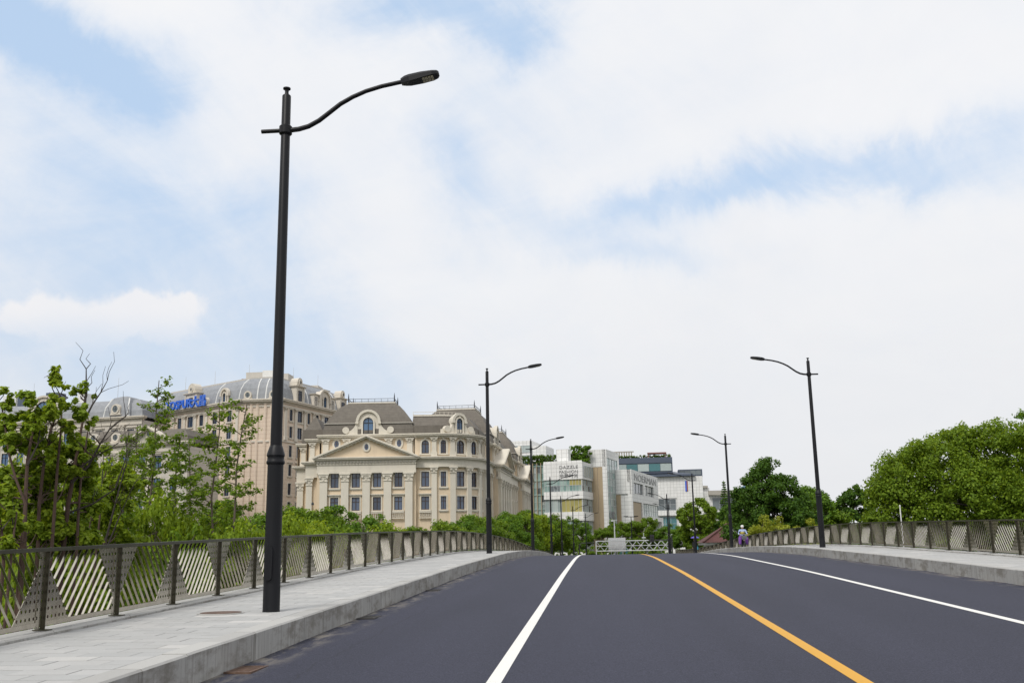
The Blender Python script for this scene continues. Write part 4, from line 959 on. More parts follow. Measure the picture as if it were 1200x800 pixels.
C = plain_block('mansard_block', 'pale building with grey domed mansard roofs behind bare branches', fc, 56, 14, 30.0, ((25.4, 2.7), (21.4, 2.7), (17.2, 2.5)), [2.6+3.9*k for k in range(14)], 1.8, 'far_stone', 'tower_trim', 'blue_slate', [(.3, 1.5), (1.2, 3.0), (2.8, 4.2)], 'blue_glass')
for u, w, h in ((8.5, 9, 7.6), (49.5, 7, 4.9)):
    mansard(frect(fc, u-w/2, u+w/2, -9, .2), [(0, 30.9), (.2, 30.9+h*.3), (.8, 30.9+h*.6), (1.7, 30.9+h-.5), (2.9, 30.9+h)]).build('pavilion_roof', 'blue_slate', C)
    for s_ in (-1, 1): MB().tube([fc.p(u+s_*w*.43, .1, 31), fc.p(u+s_*w*.40, -.2, 33), fc.p(u+s_*w*.30, -1.4, 30.9+h-.7)], .16, 6).build('roof_rib', 'fresh_white', C)
    round_dormer(fc, u, .3, 31.3, C, 1.3)
scroll_dormer(C, fc, 31, -.1, 30.9, 7.5, 5.4, 9, 4.2, 4.2, 'tower_trim', 'blue_glass', False)
for u in (40, 22): round_dormer(fc, u, -.3, 30.9, C, 1.2)
for u, w, h, mt in ((6, 2.4, 2.0, 'grey_stone'), (8.3, 1.0, 2.6, 'roof_red'), (17, 4, 2.0, 'fresh_white'), (19.5, 2.0, 1.6, 'navy_clad'), (28, 3, 2.2, 'navy_clad'), (36, 2.2, 1.6, 'fresh_white')):
    q = MB(); fbox(q, fc, u-w/2, u+w/2, -9, -6, 34.6, 34.9+h+1.2); q.build('roof_box', mt, C)
for u in (14, 24, 38, 46): q = fc.p(u, -5, 35); MB().tube([q, (q[0], q[1], 40.5)], [.06, .03], 5).build('lightning_rod', 'galvanised', C)

# ------------------------------------------------------------------ modern white blocks down the street
A14 = R(-14)
def ribbon(parent, fr, u0, u1, z0, z1, n, pane, rows=1, v=-.35, frame='galvanised', cols=None):
    """recessed window band: one window part, each pane a sub-part"""
    q = MB()
    for k in range(n+1):
        u = u0+(u1-u0)*k/n; fbox(q, fr, u-.04, u+.04, v, v+.16, z0, z1)
    for r in range(rows+1):
        z = z0+(z1-z0)*r/rows; fbox(q, fr, u0, u1, v+.01, v+.14, z-.04, z+.04)
    o = q.build('window', frame, parent)
    for k in range(n):
        for r in range(rows):
            a, b = u0+(u1-u0)*k/n, u0+(u1-u0)*(k+1)/n; c, d = z0+(z1-z0)*r/rows, z0+(z1-z0)*(r+1)/rows
            q = MB(); fbox(q, fr, a+.04, b-.04, v-.03, v+.05, c+.04, d-.04); q.build('pane', cols(k, r) if cols else pane, o)
    return o
c0 = (-3.84, 280.0); f1 = Fr(c0[0], c0[1], A14); f2 = Fr(c0[0], c0[1], A14+R(90))
W = thing('white_office_block', 'white panelled office block with ribbon windows and rooftop garden', 'building', (*c0, GROUND))
LW, DW, ZW = 11.4, 15.5, 25.0
bands = [(16.9, 20.2), (11.2, 14.8), (5.2, 8.8), (.2, 3.4)]
w_ = MB(); zs = [(20.2, ZW), (14.8, 16.9), (8.8, 11.2), (3.4, 5.2), (GROUND, .2)]
for z0, z1 in zs:
    z1_ = z1-.8 if z0 < 20 else z1
    fbox(w_, f1, -LW, 0, -DW, 0, z0, z1)
for z0, z1 in bands: fbox(w_, f1, -LW+.3, -.9, -DW+.3, -.9, z0, z1)
for z0, z1 in bands[:1]: fbox(w_, f2, DW-2.0, DW, -1.4, 0.0, z0, z1)
for z0, z1 in bands: fbox(w_, f2, DW-.8, DW, -1.4, -.05, z0, z1)
w_.build('wall', 'white_panel', W)
ribbon(W, f1, -LW+.2, -.3, 16.9, 20.2, 12, 'green_glass', 2, -.4, cols=lambda k, r: 'grey_glass' if k in (2, 3, 4) and r == 0 else ('yellow_glass' if k > 7 and r == 1 else 'green_glass'))
ribbon(W, f1, -LW+.2, -.3, 11.2, 14.8, 9, 'green_glass', 1, -.5, cols=lambda k, r: 'yellow_glass' if 4 <= k else 'pale_glass')
ribbon(W, f1, -LW+.2, -.3, 5.2, 8.8, 9, 'green_glass', 2, -.4, cols=lambda k, r: 'grey_glass' if k > 6 else 'green_glass'); ribbon(W, f1, -LW+.2, -.3, .2, 3.4, 9, 'grey_glass', 1, -.4)
for z0, z1 in bands: ribbon(W, f2, .3, DW-2.0, z0, z1, 6, 'pale_glass', 2, -.5, cols=lambda k, r: 'pale_glass' if (k+r) % 3 else 'grey_glass')
o = ribbon(W, f2, 1.2, DW-1.6, 20.9, 24.0, 5, 'pale_glass', 1, .02)
for i, (tx, zz) in enumerate((('DAZZLE', 23.2), ('FASHION', 21.9), ('地素时尚', 20.75))):
    p_ = f1.p(-4.0, .06, zz); text('lettering', tx, 1.25, 'grey_letters', W, (p_[0]-c0[0], p_[1]-c0[1], p_[2]-GROUND), (R(90), 0, A14), .04, 5.4)
q = MB(); fbox(q, f1, -8.4, -4.9, -6, -3.2, ZW, ZW+4.0); q.build('stair_box', 'white_panel', W)
q = MB(); fbox(q, f1, -LW+.1, -.1, -.25, -.05, ZW, ZW+.35); q.build('parapet', 'white_panel', W)
# green glass neighbour with fins
f3 = f1.sub(-LW-9.5, -1.6); G = thing('green_glass_building', 'green glass building with tan vertical fins beside the white office block', 'building', (*f3.p(4, 0, 0)[:2], GROUND))
q = MB(); fbox(q, f3, 0, 9.6, -14, -.3, GROUND, 24.4); q.build('wall', 'green_glass', G)
for r in range(6): ribbon(G, f3, 0, 9.5, .2+r*4.05, 3.9+r*4.05, 7, 'green_glass', 2, -.22, cols=lambda k, rr: 'grey_glass' if (k*3+rr*2+r*5) % 7 == 0 else ('pale_glass' if (k+r) % 3 == 0 else 'green_glass'))
for k in range(9): q = MB(); fbox(q, f3, k*1.18, k*1.18+.14, -.2, .35, GROUND, 25.2); q.build('fin', 'tan_panel', G)
for r in range(6): q = MB(); fbox(q, f3, 0, 9.6, -.3, .05, 3.9+r*4.05, 4.25+r*4.05); q.build('floor_band', 'green_glass', G)
# stair tower
ft = Fr(2.73, 290, A14); fs_ = Fr(2.73, 290, A14+R(90)); T = thing('stair_tower', 'tall white tower with tan panels and glazed stair strip', 'building', (2.73, 290, GROUND)); ZTt = 29.2
w_ = MB(); fbox(w_, ft, -6.5, 0, -16, -.25, GROUND, ZTt); fbox(w_, ft, -6.5, 0, -.25, 0, 24.2, ZTt); fbox(w_, ft, -.5, 0, -.25, .02, GROUND, 24.2); fbox(w_, fs_, 14.0, 16.2, -1, .3, GROUND, ZTt); fbox(w_, fs_, 0, .7, -1, .3, GROUND, ZTt); fbox(w_, fs_, .7, 14.0, -1, .3, 26.8, ZTt); w_.build('wall', 'white_panel', T)
for k in range(3): q = MB(); fbox(q, ft, -6.4+k*1.98, -6.4+k*1.98+1.9, -.25, -.05, GROUND, 24.15); q.build('panel', 'tan_panel', T)
ribbon(T, fs_, .7, 14.0, 1.5, 26.8, 4, 'pale_glass', 13, .06, cols=lambda k, r: ('green_glass', 'pale_glass', 'pale_glass')[(k*2+r*5) % 3])
p_ = fs_.p(5.5, .28, 9.4); text('lettering', 'UR', 3.2, 'grey_letters', T, (p_[0]-2.73, p_[1]-290, p_[2]-GROUND), (R(90), 0, A14+R(90)), .04, 6.5)
# right-hand white block
fb = Fr(10.03, 300, A14); fd = Fr(10.03, 300, A14+R(90)); K = thing('white_retail_block', 'white stepped building with grey lettering and tan panels beyond the stair tower', 'building', (10.03, 300, GROUND)); ZK = 24.0
w_ = MB(); fbox(w_, fb, -9, -1.0, -42, -.35, GROUND, ZK-.3); fbox(w_, fb, -9, 0, -.35, 0, 16.8, ZK); fbox(w_, fb, -1.0, 0, -.35, .05, GROUND, 16.8); fbox(w_, fb, -9, -1.0, -.35, .3, 2.0, 6.0)
fbox(w_, fd, 0, 42, -1.0, .3, 20.3, ZK); fbox(w_, fd, 0, 42, -.3, .3, 14.6, 17.0); fbox(w_, fd, 0, 3.0, -.3, .3, 17.0, 20.3); fbox(w_, fd, 17, 20, -.3, .3, 17, 20.3); fbox(w_, fd, 34, 42, -.3, .3, 17, 20.3); fbox(w_, fd, 0, 1.2, -.3, .3, GROUND, 14.6); fbox(w_, fd, 13.5, 15.5, -.3, .5, GROUND, 14.6)
fbox(w_, fd, 15.5, 42, -.3, 1.6, 9.2, 10.6); fbox(w_, fd, 15.5, 42, -.3, 1.6, 3.2, 5.0); fbox(w_, fd, 39, 42, -.3, 1.6, 5.0, 9.2); fbox(w_, fd, 15.5, 18.0, -.3, 1.4, 5.0, 9.2); fbox(w_, fd, 39.5, 42, -.3, 1.6, GROUND, 3.2); w_.build('wall', 'white_panel', K)
q = MB(); fbox(q, fb, -7.6, -3.2, -.3, -.1, 6.2, 16.6); q.build('panel', 'tan_panel', K); q = MB(); fbox(q, fd, 1.3, 13.3, -.2, .12, GROUND, 14.5); q.build('panel', 'tan_panel', K)
ribbon(K, fd, 3.2, 16.8, 17.1, 20.2, 3, 'grey_glass', 1, -.25); ribbon(K, fd, 20.2, 33.8, 17.1, 20.2, 3, 'grey_glass', 1, -.25); ribbon(K, fd, 15.6, 41.8, 10.7, 14.5, 7, 'pale_glass', 2, -.2); ribbon(K, fd, 18.1, 38.8, 5.1, 9.1, 6, 'grey_glass', 2, .3); ribbon(K, fd, 18.1, 39.2, .1, 3.1, 5, 'grey_glass', 1, .3)
ribbon(K, fb, -7.6, -1.2, -1.5, 1.9, 3, 'teal_glass', 1, .02)
p_ = fd.p(21, .34, 21.0); text('lettering', 'NOERMAN', 3.0, 'grey_letters', K, (p_[0]-10.03, p_[1]-300, p_[2]-GROUND), (R(90), 0, A14+R(90)), .05, 34)
# navy penthouse building
V = thing('navy_penthouse_building', 'white panelled building with navy glazed penthouse and roof terrace', 'building', (20, 372, GROUND)); fv = Fr(2, 372, R(-3))
w_ = MB(); fbox(w_, fv, 0, 36.5, -30, -.3, GROUND, 26.2); fbox(w_, fv, 14, 36.5, -.3, 0, 18.5, 26.2); fbox(w_, fv, 27, 36.5, -.3, 0, GROUND, 18.5); fbox(w_, fv, 0, 27, -.3, .8, 12.2, 13.6); w_.build('wall', 'white_panel', V)
q = MB(); fbox(q, fv, 0, 26.0, -22, .2, 31.4, 33.4); fbox(q, fv, 0, 26.0, -21, -.2, 27.6, 31.4); q.build('penthouse', 'navy_clad', V)
ribbon(V, fv, 1, 25.6, 28.4, 31.2, 6, 'teal_glass', 1, -.1, 'navy_clad', cols=lambda k, r: 'pale_glass' if k % 2 else 'teal_glass')
q = MB(); q.hexa([fv.p(12,1.4,26.3), fv.p(34,1.4,26.3), fv.p(34,-8,26.3), fv.p(12,-8,26.3), fv.p(12,1.4,27.0), fv.p(33,1.4,27.0), fv.p(26,-8,28.6), fv.p(12,-8,28.6)]); q.build('canopy_roof', 'navy_clad', V)
q = MB(); fbox(q, fv, 28, 36.8, -12, -4, 26.2, 29.0); q.build('rear_penthouse', 'navy_clad', V); ribbon(V, fv, 28.4, 36.4, 26.9, 28.7, 4, 'grey_glass', 1, -3.95, 'navy_clad')
ribbon(V, fv, 14.2, 26.5, 14.2, 18.2, 6, 'grey_glass', 2, -.2); ribbon(V, fv, 12.0, 26.5, 6.8, 11.8, 7, 'teal_glass', 2, -.2)
q = MB(); fbox(q, fv, 30.2, 30.7, .02, .2, 20.8, 24.6); q.build('banner', 'blue_sign', V); q = MB(); fbox(q, fv, 30.7, 31.1, .02, .2, 20.8, 24.6); q.build('banner', 'cloth_red', V)
q = MB()
for k in range(12): fbox(q, fv, 1+k*.9, 1.5+k*.9, -4, -3.6, 33.4, 36.0)
fbox(q, fv, .6, 12, -4.1, -3.5, 35.9, 36.3); q.build('pergola', 'grey_stone', V)
q = MB(); fbox(q, fv, 17, 24, -6, -1.5, 35.0, 35.4); fbox(q, fv, 17.2, 17.5, -2, -1.7, 33.4, 35); fbox(q, fv, 23.4, 23.7, -2, -1.7, 33.4, 35); q.build('terrace_roof', 'roof_red', V)
# slab behind the cream building, and the small far things on the right
Y_ = thing('far_white_slab', 'distant white slab block above the planted roof', 'building', (-34, 352, GROUND)); fy = Fr(-46, 352, R(-10))
w_ = MB(); fbox(w_, fy, 0, 32, -14, 0, GROUND, 30); fbox(w_, fy, 0, 24, -14, -.5, 30, 38.5); fbox(w_, fy, 24, 29, -14, -1, 30, 36.5); w_.build('wall', 'white_panel', Y_)
for r in range(2): ribbon(Y_, fy, .5, 23.5, 31+r*3.4, 33.4+r*3.4, 9, 'pale_glass', 1, -.44)
q = MB(); fbox(q, fy, 0, 33, -2, .6, 29.2, 30.6); q.build('dark_ledge', 'navy_clad', Y_)
X_ = thing('far_blue_block', 'small distant blue block left of the dark tree', 'building', (76, 520, GROUND)); q = MB(); q.box(74, 79.5, 520, 530, GROUND, 30.5); q.build('wall', 'far_blue', X_); ribbon(X_, Fr(74, 520, 0), .3, 5.2, 22, 29.5, 4, 'blue_glass', 4, .02)
N_ = thing('grey_roof_hall', 'low white hall with grey overhanging roof behind the right trees', 'building', (55, 400, GROUND)); q = MB(); q.box(44, 62, 400, 415, GROUND, 20.5); q.box(38, 44, 400, 415, GROUND, 23.5); q.build('wall', 'white_panel', N_)
q = MB(); q.hexa([(43.5,398,20.6),(63.5,398,20.0),(63.5,416,20.0),(43.5,416,20.6),(43.5,398,22.3),(60,398,22.3),(60,416,22.3),(43.5,416,22.3)]); q.box(37.5, 43.4, 399, 416, 23.5, 24.3); q.build('roof', 'grey_stone', N_)
ribbon(N_, Fr(44, 400, 0), 1, 17, 15, 19.5, 6, 'grey_glass', 1, .02)
# red-roofed pavilion beyond the right railing
H_ = thing('red_roofed_house', 'small house with weathered red tiled roof beyond the right railing', 'house', (17.3, 132, GROUND))
q = MB(); q.box(14.0, 20.6, 130, 138, GROUND, 1.75); q.build('wall', 'fresh_white', H_)
q = MB(); q.box(13.4, 21.2, 129.3, 138.7, 1.55, 1.85); q.build('eaves', 'fresh_white', H_)
q = MB(); q.add([(13.1,129,1.85),(21.5,129,1.85),(21.5,139,1.85),(13.1,139,1.85),(16.6,133.0,4.1),(18.0,133.0,4.1),(18.0,135,4.1),(16.6,135,4.1)], [(0,1,5,4),(1,2,6,5),(2,3,7,6),(3,0,4,7),(4,5,6,7),(3,2,1,0)]); q.build('roof', 'red_tile', H_)
q = MB()
for a, b in (((13.1,129,1.9),(16.6,133,4.15)), ((21.5,129,1.9),(18.0,133,4.15)), ((16.6,133,4.15),(18,133,4.15))): q.bar(a, b, .28, .22)
q.build('ridge_tiles', 'red_tile', H_)
q = MB(); q.hexa([(15.8,130.3,2.52),(18.2,130.1,2.42),(18.0,132.0,3.48),(16.6,132.0,3.48),(15.8,130.3,2.62),(18.2,130.1,2.52),(18.0,132.0,3.56),(16.6,132.0,3.56)]); q.build('roof_patch', 'concrete', H_)
for x in (14.8, 16.8, 18.8): q = MB(); q.box(x, x+1.0, 129.94, 130.02, -.3, 1.2); q.build('window', 'grey_glass', H_)
# truss gantry, sign board, signal
g_ = thing('truss_gantry', 'white steel truss gantry across the far end of the road', 'gantry', (7.5, 228, GROUND)); gx0, gx1, gz0, gz1 = -.6, 15.7, .62, 2.78
for yy in (228, 229.6):
    for z in (gz0, (gz0+gz1)/2, gz1): MB().tube([(gx0, yy, z), (gx1, yy, z)], .10 if z != (gz0+gz1)/2 else .07, 8).build('chord', 'gantry_paint', g_)
    nb = 9; st = (gx1-gx0)/nb
    for k in range(nb):
        a, b = gx0+k*st, gx0+(k+1)*st
        MB().tube([(a, yy, gz0 if k % 2 else gz1), (b, yy, gz1 if k % 2 else gz0)], .055, 6).build('brace', 'gantry_paint', g_); MB().tube([(a, yy, gz1 if k % 2 else gz0), (b, yy, gz0 if k % 2 else gz1)], .045, 6).build('brace', 'gantry_paint', g_)
for x in (gx0, gx1):
    for yy in (228, 229.6): MB().tube([(x, yy, GROUND), (x, yy, gz1+.1)], .12, 8).build('post', 'gantry_paint', g_)
s_ = thing('sign_board', 'grey back of a road sign board behind the truss gantry', 'sign', (4, 231, GROUND)); MB().box(2.15, 6.05, 231, 231.12, .4, 3.5).build('board', 'sign_back', s_)
q = MB()
for x in (2.8, 4.1, 5.4): q.box(x-.06, x+.06, 230.9, 231.0, GROUND, 3.4)
for z in (1.0, 2.0, 3.0): q.box(2.2, 6.0, 230.93, 231.0, z, z+.1)
q.build('frame', 'galvanised', s_)
q_ = thing('camera_pole', 'slim grey pole rising behind the sign board', 'pole', (3.7, 233, GROUND)); MB().tube([(3.7,233,GROUND),(3.7,233,7.5)], [.16,.11], 8).build('pole', 'galvanised', q_); MB().bar((3.0,233,7.45),(4.4,233,7.45), .12).build('crossbar', 'galvanised', q_); MB().box(3.0, 3.5, 232.8, 233.2, 7.2, 7.42).build('camera_box', 'galvanised', q_)
q_ = thing('road_pole', 'slim black twin-head pole in front of the white retail block', 'lamp', (7.8, 240, GROUND)); MB().tube([(7.8,240,GROUND),(7.8,240,8.3)], [.15,.1], 8).build('post', 'black_metal', q_); MB().bar((6.5,240,8.35),(9.1,240,8.35), .12).build('arm', 'black_metal', q_)
for s2 in (-1, 1): MB().box(7.8+s2*1.2-.5, 7.8+s2*1.2+.5, 239.8, 240.2, 8.38, 8.55).build('lamp_head', 'black_metal', q_)
q_ = thing('traffic_signal', 'black traffic signal hanging from a long arm right of the gantry', 'traffic signal', (15.5, 218, GROUND)); MB().tube([(15.5,218,GROUND),(15.5,218,3.6)], .14, 8).build('post', 'signal_black', q_); MB().tube([(15.5,218,2.75),(10.6,218,2.75)], .09, 8).build('arm', 'signal_black', q_); MB().box(10.9, 11.75, 217.7, 218.05, 2.3, 3.9).build('signal_box', 'signal_black', q_)
for k in range(3): MB().tube([(11.3, 217.7, 2.6+k*.5), (11.3, 217.45, 2.6+k*.5)], .19, 10).build('visor', 'signal_black', q_)
MB().tube([(9.6,218,2.75),(9.6,218,4.3)], .06, 6).build('camera_mast', 'galvanised', q_); MB().box(9.2, 10.0, 217.8, 218.2, 3.2, 3.45).build('camera_box', 'galvanised', q_)
q_ = thing('arm_pole', 'black sign arm reaching left of the gantry', 'pole', (-6.5, 226, GROUND)); MB().tube([(-4.3,226,GROUND),(-4.3,226,2.9)], .13, 8).build('post', 'signal_black', q_); MB().tube([(-4.3,226,2.45),(-.9,226,2.45)], .08, 8).build('arm', 'signal_black', q_)
for x, y, z0, z1, lb in ((18.0, 62, -1.0, 3.6, 'thin white pole beyond the right railing'),): 
    q_ = thing('thin_pole', lb, 'pole', (x, y, GROUND)); MB().tube([(x,y,GROUND),(x,y,z1)], [.045,.035], 8).build('pole', 'fresh_white', q_); MB().lathe([(.05,0),(.03,.08)], (x,y,z1), 8).build('pole_cap', 'fresh_white', q_)

# ------------------------------------------------------------------ vegetation
def leaf_arrays(centers, radii, per, size, rg, squash=.8, up=.35, spread=1.12):
    """rhombic leaves spread through every clump, facing outwards and up"""
    cnt = np.maximum(3, (per*(radii/radii.mean())**2).astype(int)); idx = np.repeat(np.arange(len(centers)), cnt); n = len(idx)
    d = rg.normal(size=(n, 3)); d /= np.linalg.norm(d, axis=1)[:, None]
    rad = radii[idx]*np.clip(rg.random(n)**.42, .25, 1)*rg.uniform(.85, spread, n); pos = centers[idx]+d*rad[:, None]*np.array([1, 1, squash])
    nm = d*.75+rg.normal(size=(n, 3))*.34+np.array([0, 0, up]); nm /= np.linalg.norm(nm, axis=1)[:, None]
    a = np.cross(nm, rg.normal(size=(n, 3))); a /= np.linalg.norm(a, axis=1)[:, None]; b = np.cross(nm, a)
    L = size*rg.uniform(.65, 1.3, n)[:, None]; w = L*rg.uniform(.32, .5, n)[:, None]
    v = np.stack([pos-a*L*.5, pos+b*w-a*L*.05, pos+a*L*.5, pos-b*w-a*L*.05], 1).reshape(-1, 3)
    return v, np.arange(n*4).reshape(-1, 4)
def lobed_crown(lobes, rg, clump_r, dens, per, leaf_size, inner=.25):
    C_, R_ = [], []
    L = np.array(lobes, float)
    for x, y, z, rx, rz in L:
        n = int(dens*rx*max(rx, rz)); d = rg.normal(size=(n, 3)); d[:, 2] = d[:, 2]*1.0+.18; d /= np.linalg.norm(d, axis=1)[:, None]
        k = np.where(rg.random(n) < inner, rg.uniform(.35, .8, n), rg.uniform(.85, 1.06, n))[:, None]
        p = np.array([x, y, z])+d*k*np.array([rx, rx, rz]); keep = np.ones(n, bool)
        for x2, y2, z2, r2, q2 in L:
            if (x2, y2, z2) == (x, y, z): continue
            keep &= (((p-np.array([x2, y2, z2]))/np.array([r2, r2, q2]))**2).sum(1) > .55
        p = p[keep]; C_.append(p); R_.append(clump_r*rg.uniform(.65, 1.3, len(p)))
    C_ = np.concatenate(C_); R_ = np.concatenate(R_)
    return leaf_arrays(C_, R_, per, leaf_size, rg), C_
def limb(mb, a, b, r0, r1, rg, n=5, wob=.08, sag=0.0):
    a = Vector(a); b = Vector(b); L = (b-a).length; pts = []; rr = []
    for k in range(n+1):
        t_ = k/n; p = a.lerp(b, t_); w = L*wob*math.sin(math.pi*t_)
        p += Vector((rg.normal()*w, rg.normal()*w, L*sag*math.sin(math.pi*t_))); pts.append(p); rr.append(r0+(r1-r0)*t_**.8)
    mb.tube(pts, rr, 7); return pts
def make_tree(name, label, loc, lobes, leaf_mat, bark_mat, seed, clump_r=.6, dens=9, per=90, leaf_size=.2, trunk_r=.18, trunk_h=2.0, cat='tree', group=None, trunks=1, inner=.25):
    rg = np.random.default_rng(seed); (v, f), C_ = lobed_crown(lobes, rg, clump_r, dens, per, leaf_size, inner)
    T = thing(name, label, cat, loc, 0, group)
    put('crown', fast_mesh('crown', v, f, leaf_mat), T)
    mb = MB()
    for k in range(trunks):
        o = Vector((rg.uniform(-.5, .5)*(trunks > 1), rg.uniform(-.5, .5)*(trunks > 1), -.3)); top = Vector((o.x+rg.normal()*.2, o.y+rg.normal()*.2, trunk_h)); limb(mb, o, top, trunk_r, trunk_r*.75, rg, 4, .03)
        for i in range(k, len(lobes), trunks):
            x, y, z, r, q = lobes[i]; limb(mb, top, (x, y, z+q*.3), trunk_r*.62, trunk_r*.12, rg, 5, .06, .03)
            near = C_[np.argsort(((C_-np.array([x, y, z]))**2).sum(1))[:40:7]]
            for c in near: limb(mb, (x, y, z-q*.2), c, trunk_r*.2, .015, rg, 3, .08)
    mb.build('trunk', bark_mat, None, True); o = bpy.context.scene.objects[-1] if False else COL.objects[-1]; o.parent = T
    return T
def rand_lobes(rg, R_, H, n, z0, squash=.85):
    out = [(0, 0, z0+H*.5, R_*.72, H*.42)]
    for k in range(n):
        a = 2*math.pi*k/n+rg.uniform(-.4, .4); rr = R_*rg.uniform(.45, .75); z = z0+H*rg.uniform(.22, .85); s = R_*rg.uniform(.32, .52)*(1.1-.35*(z-z0)/H)
        out.append((rr*math.cos(a)*(1.15-.5*(z-z0)/H), rr*math.sin(a)*(1.15-.5*(z-z0)/H), z, s, s*squash))
    return out
# four round-headed street trees, copied along the left bank with their own size, turn and label
protos = []
for k in range(5):
    rg = np.random.default_rng(50+k); lob = rand_lobes(rg, 3.0, 4.6, 9, 1.6)
    protos.append((lob, ['leaf_shrub', 'leaf_mid', 'leaf_fresh', 'leaf_shrub', 'leaf_mid'][k]))
row = [  # x, y, scale xy, scale z, proto, label
    (-19.6, 55, .95, .98, 1, 'rounded dark green bush tree left of the columned pavilion, behind the railing'),
    (-17.2, 60, 1.0, 1.00, 0, 'dense green bush tree covering the lower left columns'),
    (-17.0, 70, 1.05, 1.02, 1, 'broad bush tree with pale spots below the leftmost columns'),
    (-15.6, 58, .75, .72, 3, 'low shrub tree under the balustraded windows'),
    (-14.9, 70, .8, .76, 2, 'small yellow-green shrub below the rightmost columns of the pediment'),
    (-14.6, 80, 1.05, .86, 0, 'bush tree below the bay beside the curved corner'),
    (-14.2, 92, 1.15, .98, 3, 'bush tree left of the curved corner base'),
    (-13.6, 103, 1.15, 1.05, 1, 'bush tree below the middle of the curved corner'),
    (-13.6, 116, 1.25, 1.18, 0, 'bright green tree behind the second lamp'),
    (-13.4, 128, 1.25, 1.22, 3, 'tree right of the second lamp below the side pediment'),
    (-13.2, 140, 1.3, 1.3, 4, 'tree below the far side pediment'),
    (-12.8, 154, 1.4, 1.45, 0, 'tree left of the crest lamp foot'),
    (-10.8, 160, 1.35, 1.42, 2, 'bright tree right of the crest lamp foot'),
    (-10.6, 178, 1.5, 1.55, 1, 'dark green tree below the ribbon windows, left part'),
    (-9.2, 196, 1.55, 1.55, 3, 'tree below the yellow window panel'),
    (-7.6, 212, 1.45, 1.5, 4, 'dark tree left of the truss gantry'),
    (-5.4, 262, 1.5, 1.5, 1, 'tree behind the left end of the gantry'),
    (1.2, 258, 1.35, 1.35, 0, 'rounded tree behind the sign board'),
    (6.2, 262, 1.7, 1.62, 3, 'wide rounded tree in the middle, under the stair tower'),
    (11.8, 262, 1.75, 1.72, 0, 'tallest rounded tree in the middle, under the retail block'),
    (16.8, 260, 1.5, 1.35, 4, 'rounded tree right of the middle, before the retail block'),
    (21.5, 255, 1.4, 1.25, 1, 'low tree behind the close-set far lamps'),
]
made = {}
for x, y, sx_, sz_, k, lb in row:
    lob, mt = protos[k]
    if k not in made:
        T = make_tree('rounded_tree', lb, (x, y, GROUND), lob, mt, 'bark_grey', 60+k, .5, 10, 125, .18, .14, 2.0, group='rounded trees along the far bank'); made[k] = T
    else:
        T = copy_tree(made[k]); T.location = (x, y, GROUND); T['label'] = lb
    T.scale = (sx_, sx_, sz_); T.rotation_euler = (0, 0, (x*3.7+y) % 6.28)
# great camphor tree on the right and its neighbours
PXM = 70/1167.0
def lobes_px(lst, d, cx, cy0=636):
    """lobes given as offsets in metres from a trunk at distance d"""
    return lst
cam_l = [(-4.9,0,4.4,2.3,2.2),(-4.7,.2,5.9,2.1,2.0),(-5.7,-.2,4.3,1.7,1.8),(-5.8,.8,2.9,1.7,1.5),(-3.2,-.8,6.3,2.4,2.2),(-1.0,.6,7.3,2.5,2.2),(1.6,-.4,7.6,2.4,2.1),(3.7,.4,6.9,2.3,2.1),(5.4,0,5.0,2.3,2.2),(-1.6,-2.2,4.6,2.3,2.2),(1.4,-2.4,4.2,2.3,2.0),(-3.2,-1.6,2.9,1.9,1.6),(3.8,-2.0,3.4,2.1,1.8),(0,1.8,5.4,2.6,2.4),(3.2,2.2,5.2,2.4,2.2),(-3.6,2.0,5.0,2.4,2.2),(.4,-2.6,2.4,1.5,1.2),(6.6,.6,3.4,1.9,1.7)]
make_tree('camphor_tree', 'huge spreading camphor tree with rounded crown behind the right railing', (25.6, 70, -1.4), [(x, y, z+1.0, r, q) for x, y, z, r, q in cam_l], 'leaf_camphor', 'bark_dark', 7, .60, 21, 105, .17, .34, 2.2, trunks=2)
make_tree('leafy_tree', 'tall dark tree cut off by the right edge', (38.6, 84, GROUND), [(x*.8, y*.8, z*.85+6.9, r*.85, q*.85) for x, y, z, r, q in cam_l[4:15]], 'leaf_mid', 'bark_dark', 8, .7, 9, 70, .26, .3, 4.0)
dk = [(0,0,9.0,1.6,1.6),(-.7,.2,8.2,1.9,1.4),(1.2,-.2,7.6,1.7,1.3),(-1.9,0,6.4,2.0,1.4),(2.0,.3,6.0,2.0,1.4),(0,-1.2,6.6,2.0,1.6),(-2.6,.3,4.8,2.0,1.4),(2.9,0,4.4,2.0,1.4),(.4,-1.6,4.6,2.4,1.6),(-1.2,1.4,5.0,2.4,1.8),(1.4,1.4,5.0,2.2,1.8),(-3.2,-.4,3.2,1.6,1.2),(3.6,-.3,2.9,1.6,1.2),(0,-1.8,2.8,2.2,1.4)]
make_tree('broadleaf_tree', 'large dark green tree with pointed top right of the scooter rider', (18.4, 110, -.4), [(x*1.05, y, z*1.03, r*1.0, q) for x, y, z, r, q in dk], 'leaf_dark', 'bark_dark', 9, .62, 12, 90, .24, .26, 2.5)
def simple(name, label, X, Y, d, R_, H, mt, seed, leaf_size=.26, base=GROUND, n=9, per=80, clump=.6, trunk='bark_grey', group=None, th=None):
    rg = np.random.default_rng(seed); z0 = max(.2, Y); return make_tree(name, label, (X, d, base), rand_lobes(rg, R_, H, n, z0), mt, trunk, seed, clump, 8.5, per, leaf_size, max(.08, R_*.05), th or z0+H*.3, group=group)
simple('leafy_tree', 'light feathery tree directly right of the large dark tree', 24.6, 2.4, 118, 3.0, 7.8, 'leaf_mid', 21, .28)
simple('leafy_tree', 'small dark tree left of the camphor tree, partly behind the big lamp', 31.5, 6.5, 150, 2.5, 4.6, 'leaf_dark', 22, .34)
